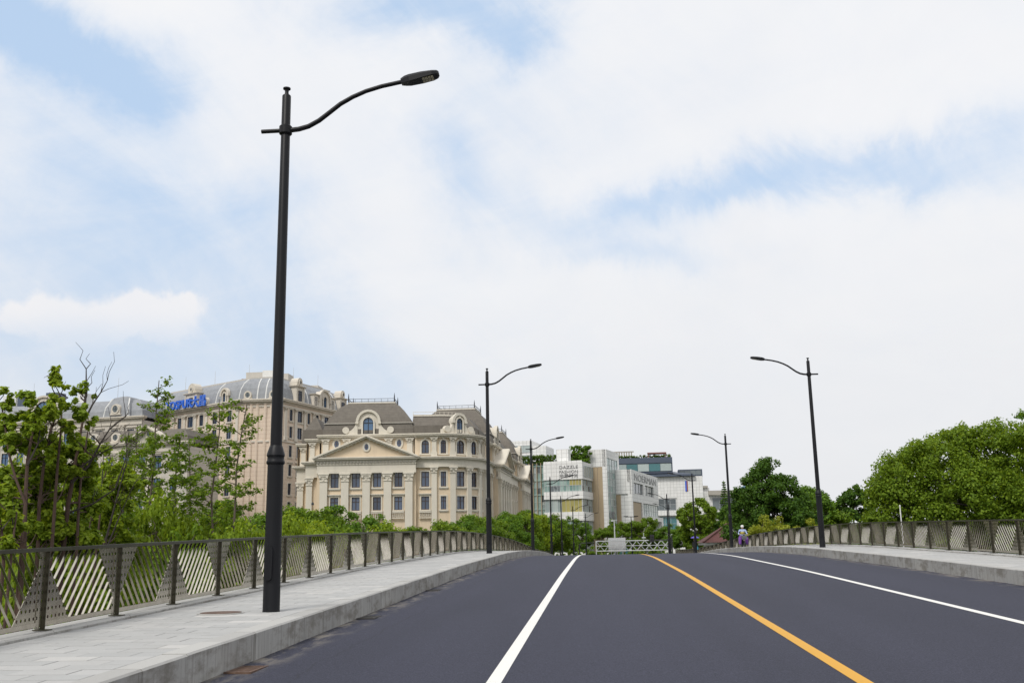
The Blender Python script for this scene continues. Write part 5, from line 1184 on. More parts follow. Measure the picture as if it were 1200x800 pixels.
simple('leafy_tree', 'dark tree with flat top standing left of the camphor tree', 37.2, 4.5, 150, 3.2, 7.4, 'leaf_dark', 23, .34)
simple('leafy_tree', 'pale green tree in the gap left of the camphor tree', 27.0, .6, 118, 3.6, 6.2, 'leaf_shrub', 24, .28)
simple('leafy_tree', 'low green tree filling the gap below the dark flat-topped tree', 31.5, .4, 120, 3.4, 5.0, 'leaf_mid', 25, .28)
simple('leafy_tree', 'bright green tall tree before the white panelled building', 17.4, .6, 178, 3.9, 11.6, 'leaf_shrub', 26, .32, n=12)
simple('leafy_tree', 'darker tree behind the umbrella walker', 20.6, .8, 186, 3.2, 9.8, 'leaf_mid', 27, .32)
simple('leafy_tree', 'yellow-green tree behind the red roofed house', 21.0, .6, 152, 4.2, 7.8, 'leaf_shrub', 28, .3)
simple('leafy_tree', 'mid green tree between the red roof and the dark tree', 19.2, .5, 126, 3.0, 6.6, 'leaf_mid', 29, .28)
simple('leafy_tree', 'green tree in the distance above the red roof ridge', 22.6, 1.5, 176, 3.0, 9.0, 'leaf_dark', 30, .32)
simple('flowering_shrub', 'yellow-green shrub at the foot of the large dark tree', 16.0, .6, 96, 2.8, 5.6, 'leaf_yellow', 31, .2, clump=.45)
simple('flowering_shrub', 'second yellow-green shrub right of the first, above the railing', 19.4, .6, 97, 2.5, 5.1, 'leaf_yellow', 32, .2, clump=.45)
simple('low_tree', 'shaded tree under the left side of the camphor crown', 22.0, .3, 80, 2.8, 4.6, 'leaf_mid', 33, .22)
simple('low_tree', 'shaded shrub under the right side of the camphor crown', 31.5, .3, 78, 3.0, 4.4, 'leaf_mid', 34, .22)
simple('low_tree', 'sunlit low shrub before the camphor trunk', 25.0, .3, 56, 2.4, 3.3, 'leaf_shrub', 35, .16, clump=.4)
simple('low_tree', 'low shrub at the right edge behind the railing', 29.0, .3, 54, 2.4, 3.4, 'leaf_mid', 36, .16, clump=.4)
# slim conifer far right of centre
rg = np.random.default_rng(77); T = thing('slim_conifer', 'slim dark conifer rising beside the lamp near the rider', 'tree', (29.2, 235, GROUND)); cs, rs = [], []
for k in range(26):
    z = 5+k*.5; rr = max(.15, 2.3*(1-(k/26))); 
    for j in range(5): a = rg.uniform(0, 6.28); cs.append((rr*math.cos(a)*.7, rr*math.sin(a)*.7, z-.2*rr)); rs.append(.35+.25*rr)
v, f = leaf_arrays(np.array(cs), np.array(rs), 30, .4, rg, .35); put('crown', fast_mesh('crown', v, f, 'leaf_dark'), T); put('trunk', MB().tube([(0,0,0),(0,0,18)], [.25,.05], 7).mesh('trunk', 'bark_dark'), T)
# hedges on the white building's roof
for nm, lb, fr, L, u0, u1, z0, z1, vv, sd, mt in (('roof_hedge', 'low hedge along the roof of the green glass building', f1, 0, -LW-9.5, -8.6, 24.6, 27.6, -3.5, 41, 'leaf_hedge'), ('roof_bamboo', 'tall bamboo-like clump on the white office roof', f1, 0, -5.6, .2, ZW, ZW+5.4, -9.0, 42, 'leaf_mid'), ('roof_hedge', 'dark hedge behind the bamboo clump on the white office roof', f1, 0, -10.5, -1.5, ZW, ZW+3.4, -11.5, 43, 'leaf_dark'),
        ('terrace_hedge', 'thin planting on the navy penthouse terrace', fv, 0, .8, 25.5, 33.4, 34.6, -2.6, 44, 'leaf_hedge')):
    rg = np.random.default_rng(sd); n = int((u1-u0)*(z1-z0)*3.2)+20; T = thing(nm, lb, 'hedge', fr.p((u0+u1)/2, vv, z0))
    o = Vector(fr.p((u0+u1)/2, vv, z0)); tilt = .7 if nm == 'roof_bamboo' else 0
    cs = []
    for i in range(n):
        u = rg.uniform(u0, u1); z = z0+.2+(z1-z0-.4)*rg.random()**.8; p_ = fr.p(u, vv+rg.uniform(-1.2, 1.2), z); cs.append(tuple(Vector(p_)-o))
    v, f = leaf_arrays(np.array(cs), rg.uniform(.35, .65, n), 36, .38, rg); put('foliage', fast_mesh('foliage', v, f, mt), T)
    q = MB()
    for i in range(8): p_ = Vector(fr.p(u0+(u1-u0)*(i+.5)/8, vv, z0))-o; q.tube([p_, p_+Vector((0, 0, (z1-z0)*.7))], [.06, .03], 5)
    put('stem', q.mesh('stem', 'bark_grey'), T)
# ------ left bank, near: sprouting multi-stem trees
tuft_sets = {}
def sprout_tree(label, loc, stems, bare, tufts, seed, mt='leaf_fresh', r0=.055, leaf_size=.082):
    rg = np.random.default_rng(seed); T = thing('sprouting_tree', label, 'tree', loc, 0, 'sprouting trees behind the left railing'); L = Vector(loc)
    for pts, rad in stems:
        P_ = [Vector(p)-L for p in pts]; put('stem', MB().tube(P_, list(np.linspace(rad*.8, rad*.28, len(P_))), 7).mesh('stem', 'bark_red', True), T)
    q = MB()
    for pts, rad in bare:
        P_ = [Vector(p)-L for p in pts]; q.tube(P_, list(np.linspace(rad, rad*.3, len(P_))), 6)
        for j in range(1, len(P_)):
            for s_ in range(2):
                a = P_[j]; b = a+(P_[j]-P_[j-1]).normalized()*.25+Vector((rg.uniform(-.3, .3), rg.uniform(-.3, .3), rg.uniform(.05, .35))); limb(q, a, b, rad*.3, .003, rg, 3, .1)
    if bare: put('bare_branches', q.mesh('bare_branches', 'bark_dark', True), T)
    cs, rs = [], []
    q = MB()
    for x, y, z, r in tufts:
        c = np.array([x, y, z])-np.array(loc)
        for k in range(max(6, int(r*44))): cs.append(c+rg.normal(size=3)*r*.62*np.array([1, 1, .8])); rs.append(r*rg.uniform(.3, .5))
        best = min((Vector(p)-L for pts, _ in stems+bare for p in pts), key=lambda p: (p-Vector(c)).length + (2.5 if p.z > c[2] else 0)); limb(q, best, c, .014, .005, rg, 4, .1)
        for k in range(3): limb(q, c, c+rg.normal(size=3)*r*.6, .006, .003, rg, 3, .1)
    v, f = leaf_arrays(np.array(cs), np.array(rs), 58, leaf_size, rg, .85, .6, 1.7); put('foliage', fast_mesh('foliage', v, f, mt), T); put('twigs', q.mesh('twigs', 'bark_red', True), T)['kind'] = 'stuff'
sprout_tree('sprouting tree with reddish stems and bare dark twigs, rightmost of the group', (-9.36, 17.0, -1.9), [([(-9.36, 17.0, -1.9), (-9.31, 17.0, 1.58), (-9.34, 17.12, 2.47), (-9.33, 17.24, 3.15), (-9.34, 17.36, 3.7), (-9.36, 17.48, 4.06)], 0.066), ([(-9.11, 17.0, -1.9), (-9.06, 17.0, 1.72), (-9.14, 17.12, 2.31), (-9.2, 17.24, 2.92), (-9.22, 17.36, 3.47), (-9.26, 17.48, 3.79)], 0.04)], [([(-9.1, 17.0, 3.96), (-9.16, 17.12, 4.29), (-9.22, 17.24, 4.54), (-9.31, 17.36, 4.93)], 0.03), ([(-9.08, 17.0, 3.93), (-9.02, 17.12, 4.22), (-8.94, 17.24, 4.46), (-8.89, 17.36, 4.7)], 0.02), ([(-9.24, 17.0, 2.82), (-9.01, 17.12, 3.13), (-8.89, 17.24, 3.52), (-8.79, 17.36, 3.8), (-8.56, 17.48, 4.04)], 0.028), ([(-9.19, 17.0, 3.02), (-8.92, 17.12, 3.28), (-8.71, 17.24, 3.43), (-8.47, 17.36, 3.49)], 0.018), ([(-9.23, 17.0, 2.31), (-8.87, 17.12, 2.46), (-8.55, 17.24, 2.72), (-8.44, 17.36, 3.29), (-8.47, 17.48, 3.38)], 0.02)], [(-8.98, 16.67, 4.02, 0.13), (-8.89, 16.79, 3.82, 0.12), (-9.27, 17.24, 4.53, 0.12), (-9.35, 17.07, 4.51, 0.09), (-9.09, 16.68, 3.59, 0.13), (-9.76, 18.18, 2.84, 0.15), (-9.49, 18.03, 3.61, 0.18), (-9.62, 18.03, 2.93, 0.2), (-9.06, 17.44, 1.81, 0.17), (-9.3, 17.7, 2.35, 0.17), (-9.63, 17.47, 1.78, 0.17), (-9.45, 17.55, 1.95, 0.2), (-9.36, 17.57, 2.19, 0.14), (-9.51, 18.09, 3.06, 0.15), (-9.15, 17.5, 1.86, 0.16), (-9.34, 17.64, 3.18, 0.22), (-9.36, 17.79, 3.36, 0.23), (-9.49, 18.08, 2.4, 0.22), (-9.71, 18.17, 2.24, 0.23), (-9.85, 17.97, 2.05, 0.18), (-9.45, 17.57, 3.5, 0.21), (-9.62, 17.84, 2.0, 0.17), (-9.55, 17.96, 2.99, 0.2), (-9.59, 17.44, 3.42, 0.22), (-9.37, 17.94, 2.63, 0.24), (-9.62, 17.69, 2.04, 0.16), (-9.15, 17.87, 2.51, 0.2)], 0)
sprout_tree('sprouting tree with paired leaning stems left of the bare-twigged one', (-9.47, 16.4, -1.9), [([(-9.47, 16.4, -1.9), (-9.42, 16.4, 1.59), (-9.53, 16.52, 2.44), (-9.57, 16.64, 3.18), (-9.56, 16.76, 3.79), (-9.52, 16.88, 4.05)], 0.05), ([(-9.23, 16.4, -1.9), (-9.18, 16.4, 1.58), (-9.25, 16.52, 2.44), (-9.32, 16.64, 3.18), (-9.37, 16.76, 3.79), (-9.47, 16.88, 4.27)], 0.045)], [([(-9.42, 16.4, 3.09), (-9.43, 16.52, 3.47), (-9.46, 16.64, 3.78)], 0.018)], [(-9.52, 16.54, 4.69, 0.14), (-9.46, 16.54, 4.59, 0.08), (-9.2, 16.42, 4.46, 0.07), (-9.22, 16.44, 4.15, 0.14), (-9.31, 16.16, 4.13, 0.14), (-9.12, 16.4, 3.77, 0.13), (-9.2, 16.1, 3.88, 0.13), (-9.46, 16.38, 3.67, 0.13), (-9.45, 16.85, 2.18, 0.17), (-10.05, 17.13, 2.71, 0.15), (-9.7, 17.48, 3.02, 0.17), (-9.3, 16.99, 2.96, 0.17), (-9.91, 17.34, 2.82, 0.14), (-9.57, 17.12, 1.89, 0.19), (-9.35, 17.01, 1.83, 0.22), (-9.56, 17.36, 2.11, 0.22), (-9.82, 17.05, 2.79, 0.17), (-9.83, 17.1, 2.61, 0.17), (-9.73, 17.41, 2.6, 0.14), (-9.77, 17.2, 3.0, 0.21), (-10.23, 17.43, 3.5, 0.19), (-9.77, 17.21, 2.42, 0.17), (-9.72, 16.93, 1.87, 0.16), (-10.0, 17.15, 3.23, 0.17), (-10.09, 17.5, 2.71, 0.23), (-10.05, 17.25, 2.95, 0.2), (-9.54, 17.57, 1.73, 0.15), (-9.4, 16.8, 1.96, 0.14), (-9.63, 17.07, 3.43, 0.21), (-9.48, 17.42, 2.69, 0.13)], 27)
sprout_tree('sprouting tree with curving stem cut by the left edge of the picture', (-9.36, 15.8, -1.9), [([(-9.36, 15.8, -1.9), (-9.31, 15.8, 1.59), (-9.43, 15.92, 2.49), (-9.52, 16.04, 3.13), (-9.54, 16.16, 3.65), (-9.52, 16.28, 4.06)], 0.055), ([(-9.4, 15.8, -1.9), (-9.35, 15.8, 2.41), (-9.63, 15.92, 2.84), (-9.86, 16.04, 3.28), (-10.04, 16.16, 3.74), (-10.18, 16.28, 4.02)], 0.035)], [([(-9.37, 15.8, 3.04), (-9.29, 15.92, 3.4), (-9.34, 16.04, 3.63)], 0.02)], [(-9.52, 15.95, 4.16, 0.15), (-9.93, 15.85, 4.33, 0.11), (-9.96, 15.93, 4.06, 0.12), (-9.61, 16.1, 3.92, 0.16), (-9.9, 15.95, 3.84, 0.14), (-9.62, 15.84, 3.57, 0.12), (-9.34, 15.85, 3.72, 0.14), (-9.78, 15.93, 3.42, 0.12), (-9.94, 16.36, 2.39, 0.19), (-9.79, 16.68, 2.79, 0.13), (-9.88, 16.59, 2.02, 0.19), (-10.03, 16.86, 2.99, 0.16), (-9.73, 16.37, 3.59, 0.21), (-9.77, 16.9, 1.81, 0.14), (-10.2, 16.57, 1.95, 0.17), (-10.34, 16.85, 3.02, 0.19), (-10.41, 16.84, 2.8, 0.19), (-10.08, 16.93, 3.8, 0.21), (-10.04, 16.6, 2.88, 0.18), (-10.14, 16.69, 1.97, 0.15), (-10.03, 16.65, 3.44, 0.19), (-9.44, 16.35, 1.96, 0.14), (-9.81, 16.6, 1.95, 0.15), (-10.22, 16.94, 2.33, 0.2), (-10.19, 16.93, 2.48, 0.19), (-9.84, 16.22, 2.42, 0.19), (-9.89, 16.73, 2.73, 0.16), (-9.87, 16.46, 1.89, 0.15), (-10.18, 16.31, 3.73, 0.21), (-9.46, 16.31, 3.25, 0.15)], 68)
sprout_tree('bushy sprouting tree in front of the left edge, lower than its neighbours', (-8.96, 14.6, -1.9), [([(-8.96, 14.6, -1.9), (-8.91, 14.6, 1.47), (-9.06, 14.72, 1.97), (-9.26, 14.84, 2.43)], 0.045), ([(-8.85, 14.6, -1.9), (-8.8, 14.6, 1.46), (-8.86, 14.72, 1.91), (-8.91, 14.84, 2.23)], 0.035)], [([(-8.98, 14.6, 1.97), (-8.91, 14.72, 2.16), (-8.89, 14.84, 1.72)], 0.016)], [(-9.11, 14.84, 2.24, 0.15), (-9.07, 14.97, 2.0, 0.15), (-9.12, 14.62, 2.42, 0.15), (-8.89, 14.51, 1.72, 0.13), (-8.94, 14.61, 2.61, 0.11), (-9.07, 15.04, 1.98, 0.12), (-9.49, 15.32, 1.87, 0.16), (-9.28, 15.26, 1.96, 0.18), (-9.33, 15.37, 2.21, 0.14), (-9.51, 15.34, 1.73, 0.12), (-9.55, 15.75, 1.86, 0.14)], 24)
sprout_tree('thin dark leaning stems between the sprouting trees and the slender trees', (-10.04, 19.5, -1.9), [([(-10.04, 19.5, -1.9), (-9.99, 19.5, 1.49), (-10.01, 19.62, 2.5), (-10.04, 19.74, 3.11), (-9.99, 19.86, 3.55)], 0.035), ([(-10.25, 19.5, -1.9), (-10.2, 19.5, 1.49), (-10.21, 19.62, 2.25), (-10.2, 19.74, 2.77)], 0.03)], [([(-9.83, 19.5, 1.73), (-9.71, 19.62, 2.58), (-9.62, 19.74, 3.27), (-9.62, 19.86, 3.54)], 0.022), ([(-9.76, 19.5, 1.73), (-9.58, 19.62, 2.4), (-9.38, 19.74, 3.01)], 0.018), ([(-9.94, 19.5, 2.41), (-10.02, 19.62, 3.1), (-10.09, 19.74, 3.81)], 0.018)], [(-9.64, 19.2, 3.32, 0.13), (-9.75, 19.86, 3.32, 0.12), (-9.62, 19.14, 2.89, 0.15), (-9.65, 19.85, 2.67, 0.13), (-10.39, 20.61, 2.16, 0.16), (-9.97, 20.0, 2.21, 0.23), (-9.7, 20.07, 2.98, 0.21), (-10.1, 20.48, 3.2, 0.26), (-10.12, 20.14, 2.86, 0.18), (-9.83, 20.0, 3.14, 0.19), (-10.14, 19.97, 2.83, 0.25), (-10.07, 20.53, 1.88, 0.24), (-10.12, 19.92, 2.73, 0.17), (-10.16, 19.95, 2.32, 0.25), (-10.49, 20.66, 2.74, 0.25), (-9.77, 20.53, 3.11, 0.17), (-9.77, 20.2, 2.48, 0.21), (-9.81, 20.05, 2.08, 0.17), (-9.71, 20.59, 1.8, 0.21), (-10.26, 20.53, 2.84, 0.23), (-10.45, 20.43, 2.44, 0.27), (-10.06, 20.32, 1.99, 0.18)], 41)

# ------ slender saplings
def sapling(label, x, y, ztop, seed, lean=(0, 0), w=1.0, dens=1.0):
    rg = np.random.default_rng(seed); T = thing('slender_tree', label, 'tree', (x, y, GROUND), 0, 'slender trees before the tower'); H = ztop-GROUND; q = MB(); cs, rs = [], []
    pts = [Vector((lean[0]*k/8+rg.normal()*.05, lean[1]*k/8+rg.normal()*.05, H*k/8)) for k in range(9)]; q.tube(pts, list(np.linspace(.062, .012, 9)), 7)
    nb = int(46*dens)
    for i in range(nb):
        t_ = .22+.76*i/nb+rg.uniform(-.01, .01); k = min(7, int(t_*8)); p = pts[k].lerp(pts[k+1], t_*8-k); a = rg.uniform(0, 6.28)
        L = w*(1.25-.95*t_)*rg.uniform(.6, 1.2)+.15; e = p+Vector((math.cos(a)*L, math.sin(a)*L, L*rg.uniform(.05, .55)))
        pp = limb(q, p, e, .016, .004, rg, 4, .06)
        for s_ in np.linspace(.25, 1.0, max(4, int(L*9))):
            j = min(3, int(s_*4)); c = pp[j].lerp(pp[j+1], s_*4-j); c = np.array(c)+rg.normal(size=3)*.07; cs.append(c); rs.append(rg.uniform(.08, .17))
    v, f = leaf_arrays(np.array(cs), np.array(rs), 14, .092, rg, .6, .7, 1.5); put('crown', fast_mesh('crown', v, f, 'leaf_shrub'), T); put('trunk', q.mesh('trunk', 'bark_grey', True), T)
sapling('tallest slender tree, left of the blue sign', -13.36, 29, 6.77, 200, (0.15, 0), 0.9, 1.1)
sapling('slender tree just right of the tallest one', -13.53, 31, 5.42, 201, (0.2, 0), 0.95, 1.0)
sapling('slender tree below the right end of the blue sign', -11.86, 30, 6.28, 202, (0.2, 0), 1.0, 1.0)
sapling('slender tree rightmost of the group, before the plain chamfered wall', -10.77, 29, 5.95, 203, (0.25, 0), 1.0, 1.0)
sapling('slender tree left of the tallest one', -14.41, 30, 5.55, 204, (0.1, 0), 1.0, 1.0)
sapling('leftmost slender tree beside the bare twigs', -16.21, 33, 5.31, 205, (0.15, 0), 1.0, 0.9)
sapling('slender tree behind the tallest one', -15.72, 34, 5.86, 206, (0.1, 0), 1.1, 1.1)
sapling('shorter slender tree under the middle of the blue sign', -13.69, 33, 5.24, 207, (-0.1, 0), 1.1, 1.0)

# ------ understory shrubs behind the left railing
shr = []
for k in range(4):
    rg = np.random.default_rng(90+k); shr.append((rand_lobes(rg, 1.5, 2.2, 7, .35), ['leaf_fresh', 'leaf_fresh', 'leaf_shrub', 'leaf_fresh'][k]))
made2 = {}
for x, y, s, sz_, k, lb in [(-14.44, 24, 0.83, 2.39, 0, 'leafy shrub mass at the left edge behind the first railing panels'), (-13.67, 25, 0.82, 2.31, 1, 'leafy shrub behind the forked red stems'), (-13.53, 27, 0.8, 2.12, 2, 'leafy shrub behind the thin leaning stems'), (-13.02, 28, 0.78, 1.87, 3, 'shrub at the foot of the tallest slender tree'), (-12.74, 30, 0.84, 1.91, 0, 'shrub below the middle of the blue sign'), (-12.06, 31, 0.82, 1.8, 1, 'shrub at the foot of the slender tree under the sign end'), (-11.67, 33, 0.87, 1.76, 2, 'shrub right of the rightmost slender tree'), (-11.62, 36, 0.95, 1.75, 3, 'shrub directly behind the tallest lamp'), (-10.91, 19, 0.69, 1.57, 0, 'low shrub seen through the first railing panels'), (-10.62, 21, 0.76, 1.54, 1, 'low shrub seen through the second pair of railing panels'), (-10.62, 24, 0.87, 1.54, 2, 'low shrub above the railing left of the tallest lamp'), (-10.59, 28, 0.92, 1.57, 3, 'low shrub just above the railing before the chamfered wall'), (-12.81, 42, 1.25, 1.79, 0, 'shrub just right of the tallest lamp'), (-12.42, 46, 1.36, 1.74, 1, 'low light shrub below the left columns'), (-11.76, 50, 1.48, 1.75, 2, 'low light shrub along the railing below the balustrades'), (-10.61, 54, 1.42, 1.79, 3, 'low shrub along the railing below the pediment right end')]:
    lob, mt = shr[k]
    if k not in made2: T = make_tree('bank_shrub', lb, (x, y, GROUND), lob, mt, 'bark_grey', 95+k, .26, 36, 62, .10, .04, .6, 'shrub', 'shrubs behind the left railing'); made2[k] = T
    else: T = copy_tree(made2[k]); T.location = (x, y, GROUND); T['label'] = lb
    T.scale = (s, s, sz_); T.rotation_euler = (0, 0, (x*5.1+y*2.3) % 6.28)
# ------ ground cover nobody could count
def cover(name, label, x0, x1, y0, y1, h, n, mt, seed, size, z=GROUND):
    rg = np.random.default_rng(seed); cs = np.stack([rg.uniform(x0, x1, n), rg.uniform(y0, y1, n), np.zeros(n)], 1); cs[:, 2] = z+h*(.25+.75*rg.random(n))*(.6+.4*np.sin(cs[:, 0]*1.3)*np.cos(cs[:, 1]*.9))
    v, f = leaf_arrays(cs, rg.uniform(.3, .7, n), 24, size, rg); o = put(name, fast_mesh(name, v, f, mt)); tag(o, label, 'undergrowth', kind='stuff'); return o
cover('undergrowth', 'dense green undergrowth below the left railing', -22, -8.2, 4, 50, 1.5, 2600, 'leaf_shrub', 1, .13)
cover('undergrowth', 'dense green undergrowth below the right railing', 13.2, 34, 22, 110, 1.6, 2600, 'leaf_mid', 2, .2)
cover('bank_thicket', 'green thicket along the bank below the cream building', -60, -9, 50, 150, 2.6, 3000, 'leaf_shrub', 3, .34)
cover('far_hedge', 'low green hedge along the cross street beyond the gantry', -60, 60, 247, 251, 3.6, 1500, 'leaf_shrub', 6, .4)
cover('far_wood', 'distant belt of trees closing the view on the right', 30, 190, 200, 330, 9.5, 3600, 'leaf_mid', 4, .75)
cover('far_wood', 'distant belt of trees closing the view on the left', -190, -62, 120, 165, 7.5, 3000, 'leaf_hedge', 5, .6)

# ------------------------------------------------------------------ people
def skin_body(name, mat, parent, verts, edges, radii, root=0, sub=2):
    m_ = bpy.data.meshes.new(name); m_.from_pydata(verts, edges, []); o = bpy.data.objects.new(name, m_); COL.objects.link(o); o.parent = parent
    md = o.modifiers.new('skin', 'SKIN'); md.use_smooth_shade = True
    for i, r_ in enumerate(radii): m_.skin_vertices[0].data[i].radius = (r_, r_) if not isinstance(r_, tuple) else r_
    m_.skin_vertices[0].data[root].use_root = True
    s = o.modifiers.new('sub', 'SUBSURF'); s.levels = sub; s.render_levels = sub
    dg = bpy.context.evaluated_depsgraph_get(); me = bpy.data.meshes.new_from_object(o.evaluated_get(dg)); o.modifiers.clear(); o.data = me
    me.materials.clear(); me.materials.append(M[mat]); return o
def head(parent, c, s, helmet, face_dir=-1):
    q = MB(); n = 12; prof = [(.02,-.115),(.055,-.105),(.072,-.06),(.078,0),(.075,.05),(.055,.095),(.02,.115)]
    q.lathe([(a*s, b*s) for a, b in prof], c, n); q.add([(c[0]-.014, c[1]+face_dir*.07, c[2]-.03), (c[0]+.014, c[1]+face_dir*.07, c[2]-.03), (c[0], c[1]+face_dir*.098, c[2]-.025), (c[0], c[1]+face_dir*.074, c[2]+.03)], [(0,1,2),(0,2,3),(1,3,2)])
    for sg in (-1, 1): q.lathe([(.008,-.03),(.018,0),(.008,.03)], (c[0]+sg*.08, c[1], c[2]), 6)
    h = q.build('head', 'skin', parent, True)
    e = MB()
    for sg in (-1, 1): e.lathe([(.004,-.008),(.011,0),(.004,.008)], (c[0]+sg*.03, c[1]+face_dir*.07, c[2]+.005), 6)
    e.bar((c[0]-.022, c[1]+face_dir*.072, c[2]-.055), (c[0]+.022, c[1]+face_dir*.072, c[2]-.055), .008); e.build('face_features', 'hair_black', h)
    return h
# rider on an electric scooter, facing the camera
rx, ry = 10.75, 77.0; rz = zr(ry)+KH+.004
P1 = thing('person', 'scooter rider in white helmet, pale blue jacket, yellow vest and purple leg cover', 'person', (rx, ry, rz))
bv = [(0,.25,.82),(0,.2,1.02),(0,.12,1.25),(0,.1,1.36),(0,.09,1.42), (.2,.1,1.33),(.3,-.02,1.10),(.30,-.26,1.03),(.29,-.33,1.02), (-.2,.1,1.33),(-.3,-.02,1.10),(-.30,-.26,1.03),(-.29,-.33,1.02), (.12,.22,.78),(.2,-.16,.74),(.2,-.1,.36),(.2,-.20,.31), (-.12,.22,.78),(-.2,-.16,.74),(-.2,-.1,.36),(-.2,-.20,.31)]
be = [(0,1),(1,2),(2,3),(3,4),(3,5),(5,6),(6,7),(7,8),(3,9),(9,10),(10,11),(11,12),(0,13),(13,14),(14,15),(15,16),(0,17),(17,18),(18,19),(19,20)]
br_ = [.15,.15,.17,.12,.06,.085,.06,.05,.04,.085,.06,.05,.04,.12,.09,.06,.05,.12,.09,.06,.05]
o = skin_body('body', 'jacket_blue', P1, bv, be, br_)
o = skin_body('legs', 'purple_cloth', P1, [(0,.24,.80),(.14,.2,.80),(.24,-.2,.76),(.25,-.16,.42),(.24,-.2,.28),(-.14,.2,.80),(-.24,-.2,.76),(-.25,-.16,.42),(-.24,-.2,.28)], [(0,1),(1,2),(2,3),(3,4),(0,5),(5,6),(6,7),(7,8)], [.16,.14,.13,.12,.11,.14,.13,.12,.11])
WLOC[P1] = (0, 0, 0); hd = head(P1, (0,.05,1.56), 1.15, True)
MB().lathe([(.115,-.03),(.122,.02),(.115,.07),(.09,.115),(.045,.14),(.01,.147)], (0,.06,1.58), 16).build('helmet', 'helmet_white', P1, True)
skin_body('vest', 'vest_yellow', P1, [(0,.2,1.0),(0,.11,1.22),(0,.10,1.30)], [(0,1),(1,2)], [(.17,.175),(.19,.19),(.14,.13)])
for sg in (-1, 1):
    h_ = MB().lathe([(.01,-.045),(.035,-.02),(.04,.02),(.01,.05)], (sg*.29, -.36, 1.02), 8)
    for k in range(4): h_.tube([(sg*(.26+.02*k), -.38, 1.03), (sg*(.26+.02*k), -.43, 1.02), (sg*(.26+.02*k), -.43, .985)], .009, 5)
    h_.tube([(sg*.25, -.35, 1.0), (sg*.23, -.39, .985)], .011, 5); h_.build('hand', 'skin', P1, True)
S1 = thing('electric_scooter', 'small dark electric scooter with grey front basket under the rider', 'scooter', (rx, ry, rz)); WLOC[S1] = (0, 0, 0)
for yy in (-.62, .62):
    w_ = MB(); pts = [(0, yy+.2*math.cos(a), .24+.2*math.sin(a)) for a in np.linspace(0, 2*math.pi, 21)]; w_.tube(pts, .05, 8, False); wh = w_.build('wheel', 'rubber', S1, True)
    MB().tube([(-.05,yy,.24),(.05,yy,.24)], .14, 12).build('rim', 'chrome', wh)
MB().box(-.13,.13,-.35,.45,.22,.32).build('footboard', 'cloth_black', S1); MB().box(-.15,.15,.1,.75,.55,.74).build('seat', 'cloth_black', S1); MB().box(-.12,.12,.2,.7,.30,.55).build('battery_box', 'cloth_black', S1)
MB().tube([(0,-.62,.24),(0,-.48,.75),(0,-.42,1.0)], .035, 8).build('steering_column', 'cloth_black', S1); MB().tube([(-.33,-.34,1.01),(-.15,-.42,1.02),(.15,-.42,1.02),(.33,-.34,1.01)], .016, 7).build('handlebar', 'chrome', S1)
b_ = MB(); b_.add([(-.14,-.80,.66),(.14,-.80,.66),(.14,-.55,.66),(-.14,-.55,.66),(-.19,-.86,.92),(.19,-.86,.92),(.19,-.50,.92),(-.19,-.50,.92)], [(0,3,2,1),(0,1,5,4),(1,2,6,5),(2,3,7,6),(3,0,4,7)])
for z in (.72,.79,.86,.92): b_.bar((-.185,-.855,z),(.185,-.855,z), .02)
b_.build('basket', 'basket_grey', S1); MB().lathe([(.02,-.05),(.07,-.02),(.07,.03),(.02,.06)], (0,-.56,.60), 10).build('headlight', 'led_glass', S1)
for sg in (-1, 1): MB().tube([(sg*.26,-.38,1.03),(sg*.3,-.38,1.16)], .008, 5).tube([(sg*.3,-.38,1.14),(sg*.3,-.39,1.23)], .045, 8).build('mirror', 'cloth_black', S1)
# walker with umbrella
ux, uy = 9.95, 107.0; uz = zr(uy)+KH+.004
P2 = thing('person', 'walker in black clothes under a small purple umbrella on the far pavement', 'person', (ux, uy, uz)); WLOC[P2] = (0, 0, 0)
skin_body('body', 'cloth_black', P2, [(0,0,.92),(0,0,1.15),(0,0,1.36),(0,0,1.45),(.19,0,1.38),(.25,.03,1.12),(.14,-.2,1.16),(-.19,0,1.38),(-.25,0,1.10),(-.25,-.04,.86),(.1,0,.88),(.11,-.06,.48),(.11,.0,.08),(.11,-.14,.04),(-.1,0,.88),(-.11,.08,.48),(-.11,.14,.08),(-.11,.0,.04)], [(0,1),(1,2),(2,3),(2,4),(4,5),(5,6),(2,7),(7,8),(8,9),(0,10),(10,11),(11,12),(12,13),(0,14),(14,15),(15,16),(16,17)], [.14,.14,.15,.06,.07,.05,.04,.07,.05,.04,.1,.07,.05,.04,.1,.07,.05,.04])
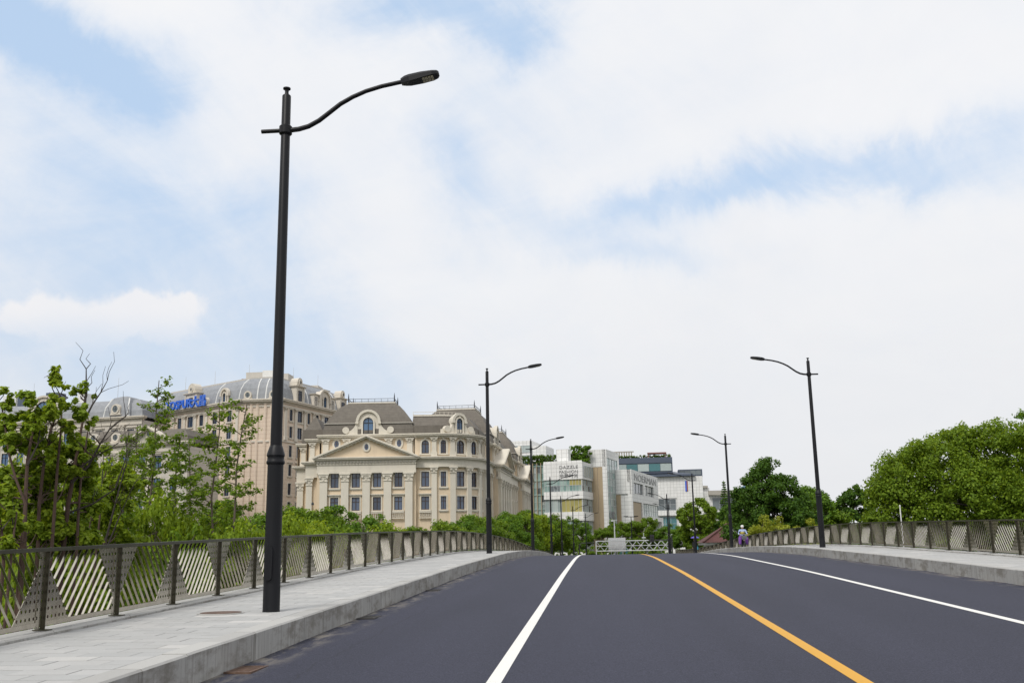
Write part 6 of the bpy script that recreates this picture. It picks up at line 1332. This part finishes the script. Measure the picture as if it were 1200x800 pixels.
h2 = head(P2, (0,-.01,1.60), 1.1, False); MB().lathe([(.088,-.06),(.095,.02),(.08,.09),(.03,.13)], (0,.025,1.61), 12).build('hair', 'hair_black', P2, True)
for c in ((.13,-.23,1.17), (-.25,-.05,.80)):
    h_ = MB().lathe([(.01,-.045),(.034,-.02),(.038,.02),(.01,.05)], c, 8)
    for k in range(4): h_.tube([(c[0]-.03+.02*k, c[1]-.02, c[2]), (c[0]-.03+.02*k, c[1]-.045, c[2]-.03), (c[0]-.03+.02*k, c[1]-.03, c[2]-.055)], .008, 5)
    h_.tube([(c[0]+.035, c[1], c[2]+.01), (c[0]+.045, c[1]-.03, c[2]-.02)], .009, 5); h_.build('hand', 'skin', P2, True)
U_ = thing('umbrella', 'small purple umbrella held over the far walker', 'umbrella', (ux, uy, uz)); WLOC[U_] = (0, 0, 0)
cn = MB(); n = 8; prof = [(.02,1.98),(.18,1.955),(.34,1.89),(.46,1.79)]; vs = []
for r_, z in prof:
    for k in range(n*2): a = math.pi*k/n; s_ = 1.0 if k % 2 == 0 else .93; vs.append((.05+r_*s_*math.cos(a), -.12+r_*s_*math.sin(a), z))
m2 = n*2; fs = [(i*m2+j, i*m2+(j+1) % m2, (i+1)*m2+(j+1) % m2, (i+1)*m2+j) for i in range(3) for j in range(m2)]; vs.append((.05,-.12,2.0)); fs += [(len(vs)-1, (j+1) % m2, j) for j in range(m2)]
ob = cn.add(vs, fs).build('canopy', 'umbrella_purple', U_); md = ob.modifiers.new('thick', 'SOLIDIFY'); md.thickness = .006
MB().tube([(.12,-.23,1.12),(.05,-.12,2.06)], .009, 6).build('shaft', 'chrome', U_); MB().tube([(.12,-.23,1.14),(.125,-.235,1.06),(.11,-.25,1.03),(.09,-.24,1.05)], .015, 6).build('handle', 'cloth_black', U_)
bg = thing('shoulder_bag', 'teal bag at the side of the umbrella walker', 'bag', (ux, uy, uz)); WLOC[bg] = (0, 0, 0); MB().box(.22,.34,-.12,.14,.62,.92).build('pouch', 'teal_cloth', bg); MB().tube([(.28,0,.92),(.24,.03,1.2),(.12,.0,1.44)], .014, 6).build('strap', 'teal_cloth', bg)
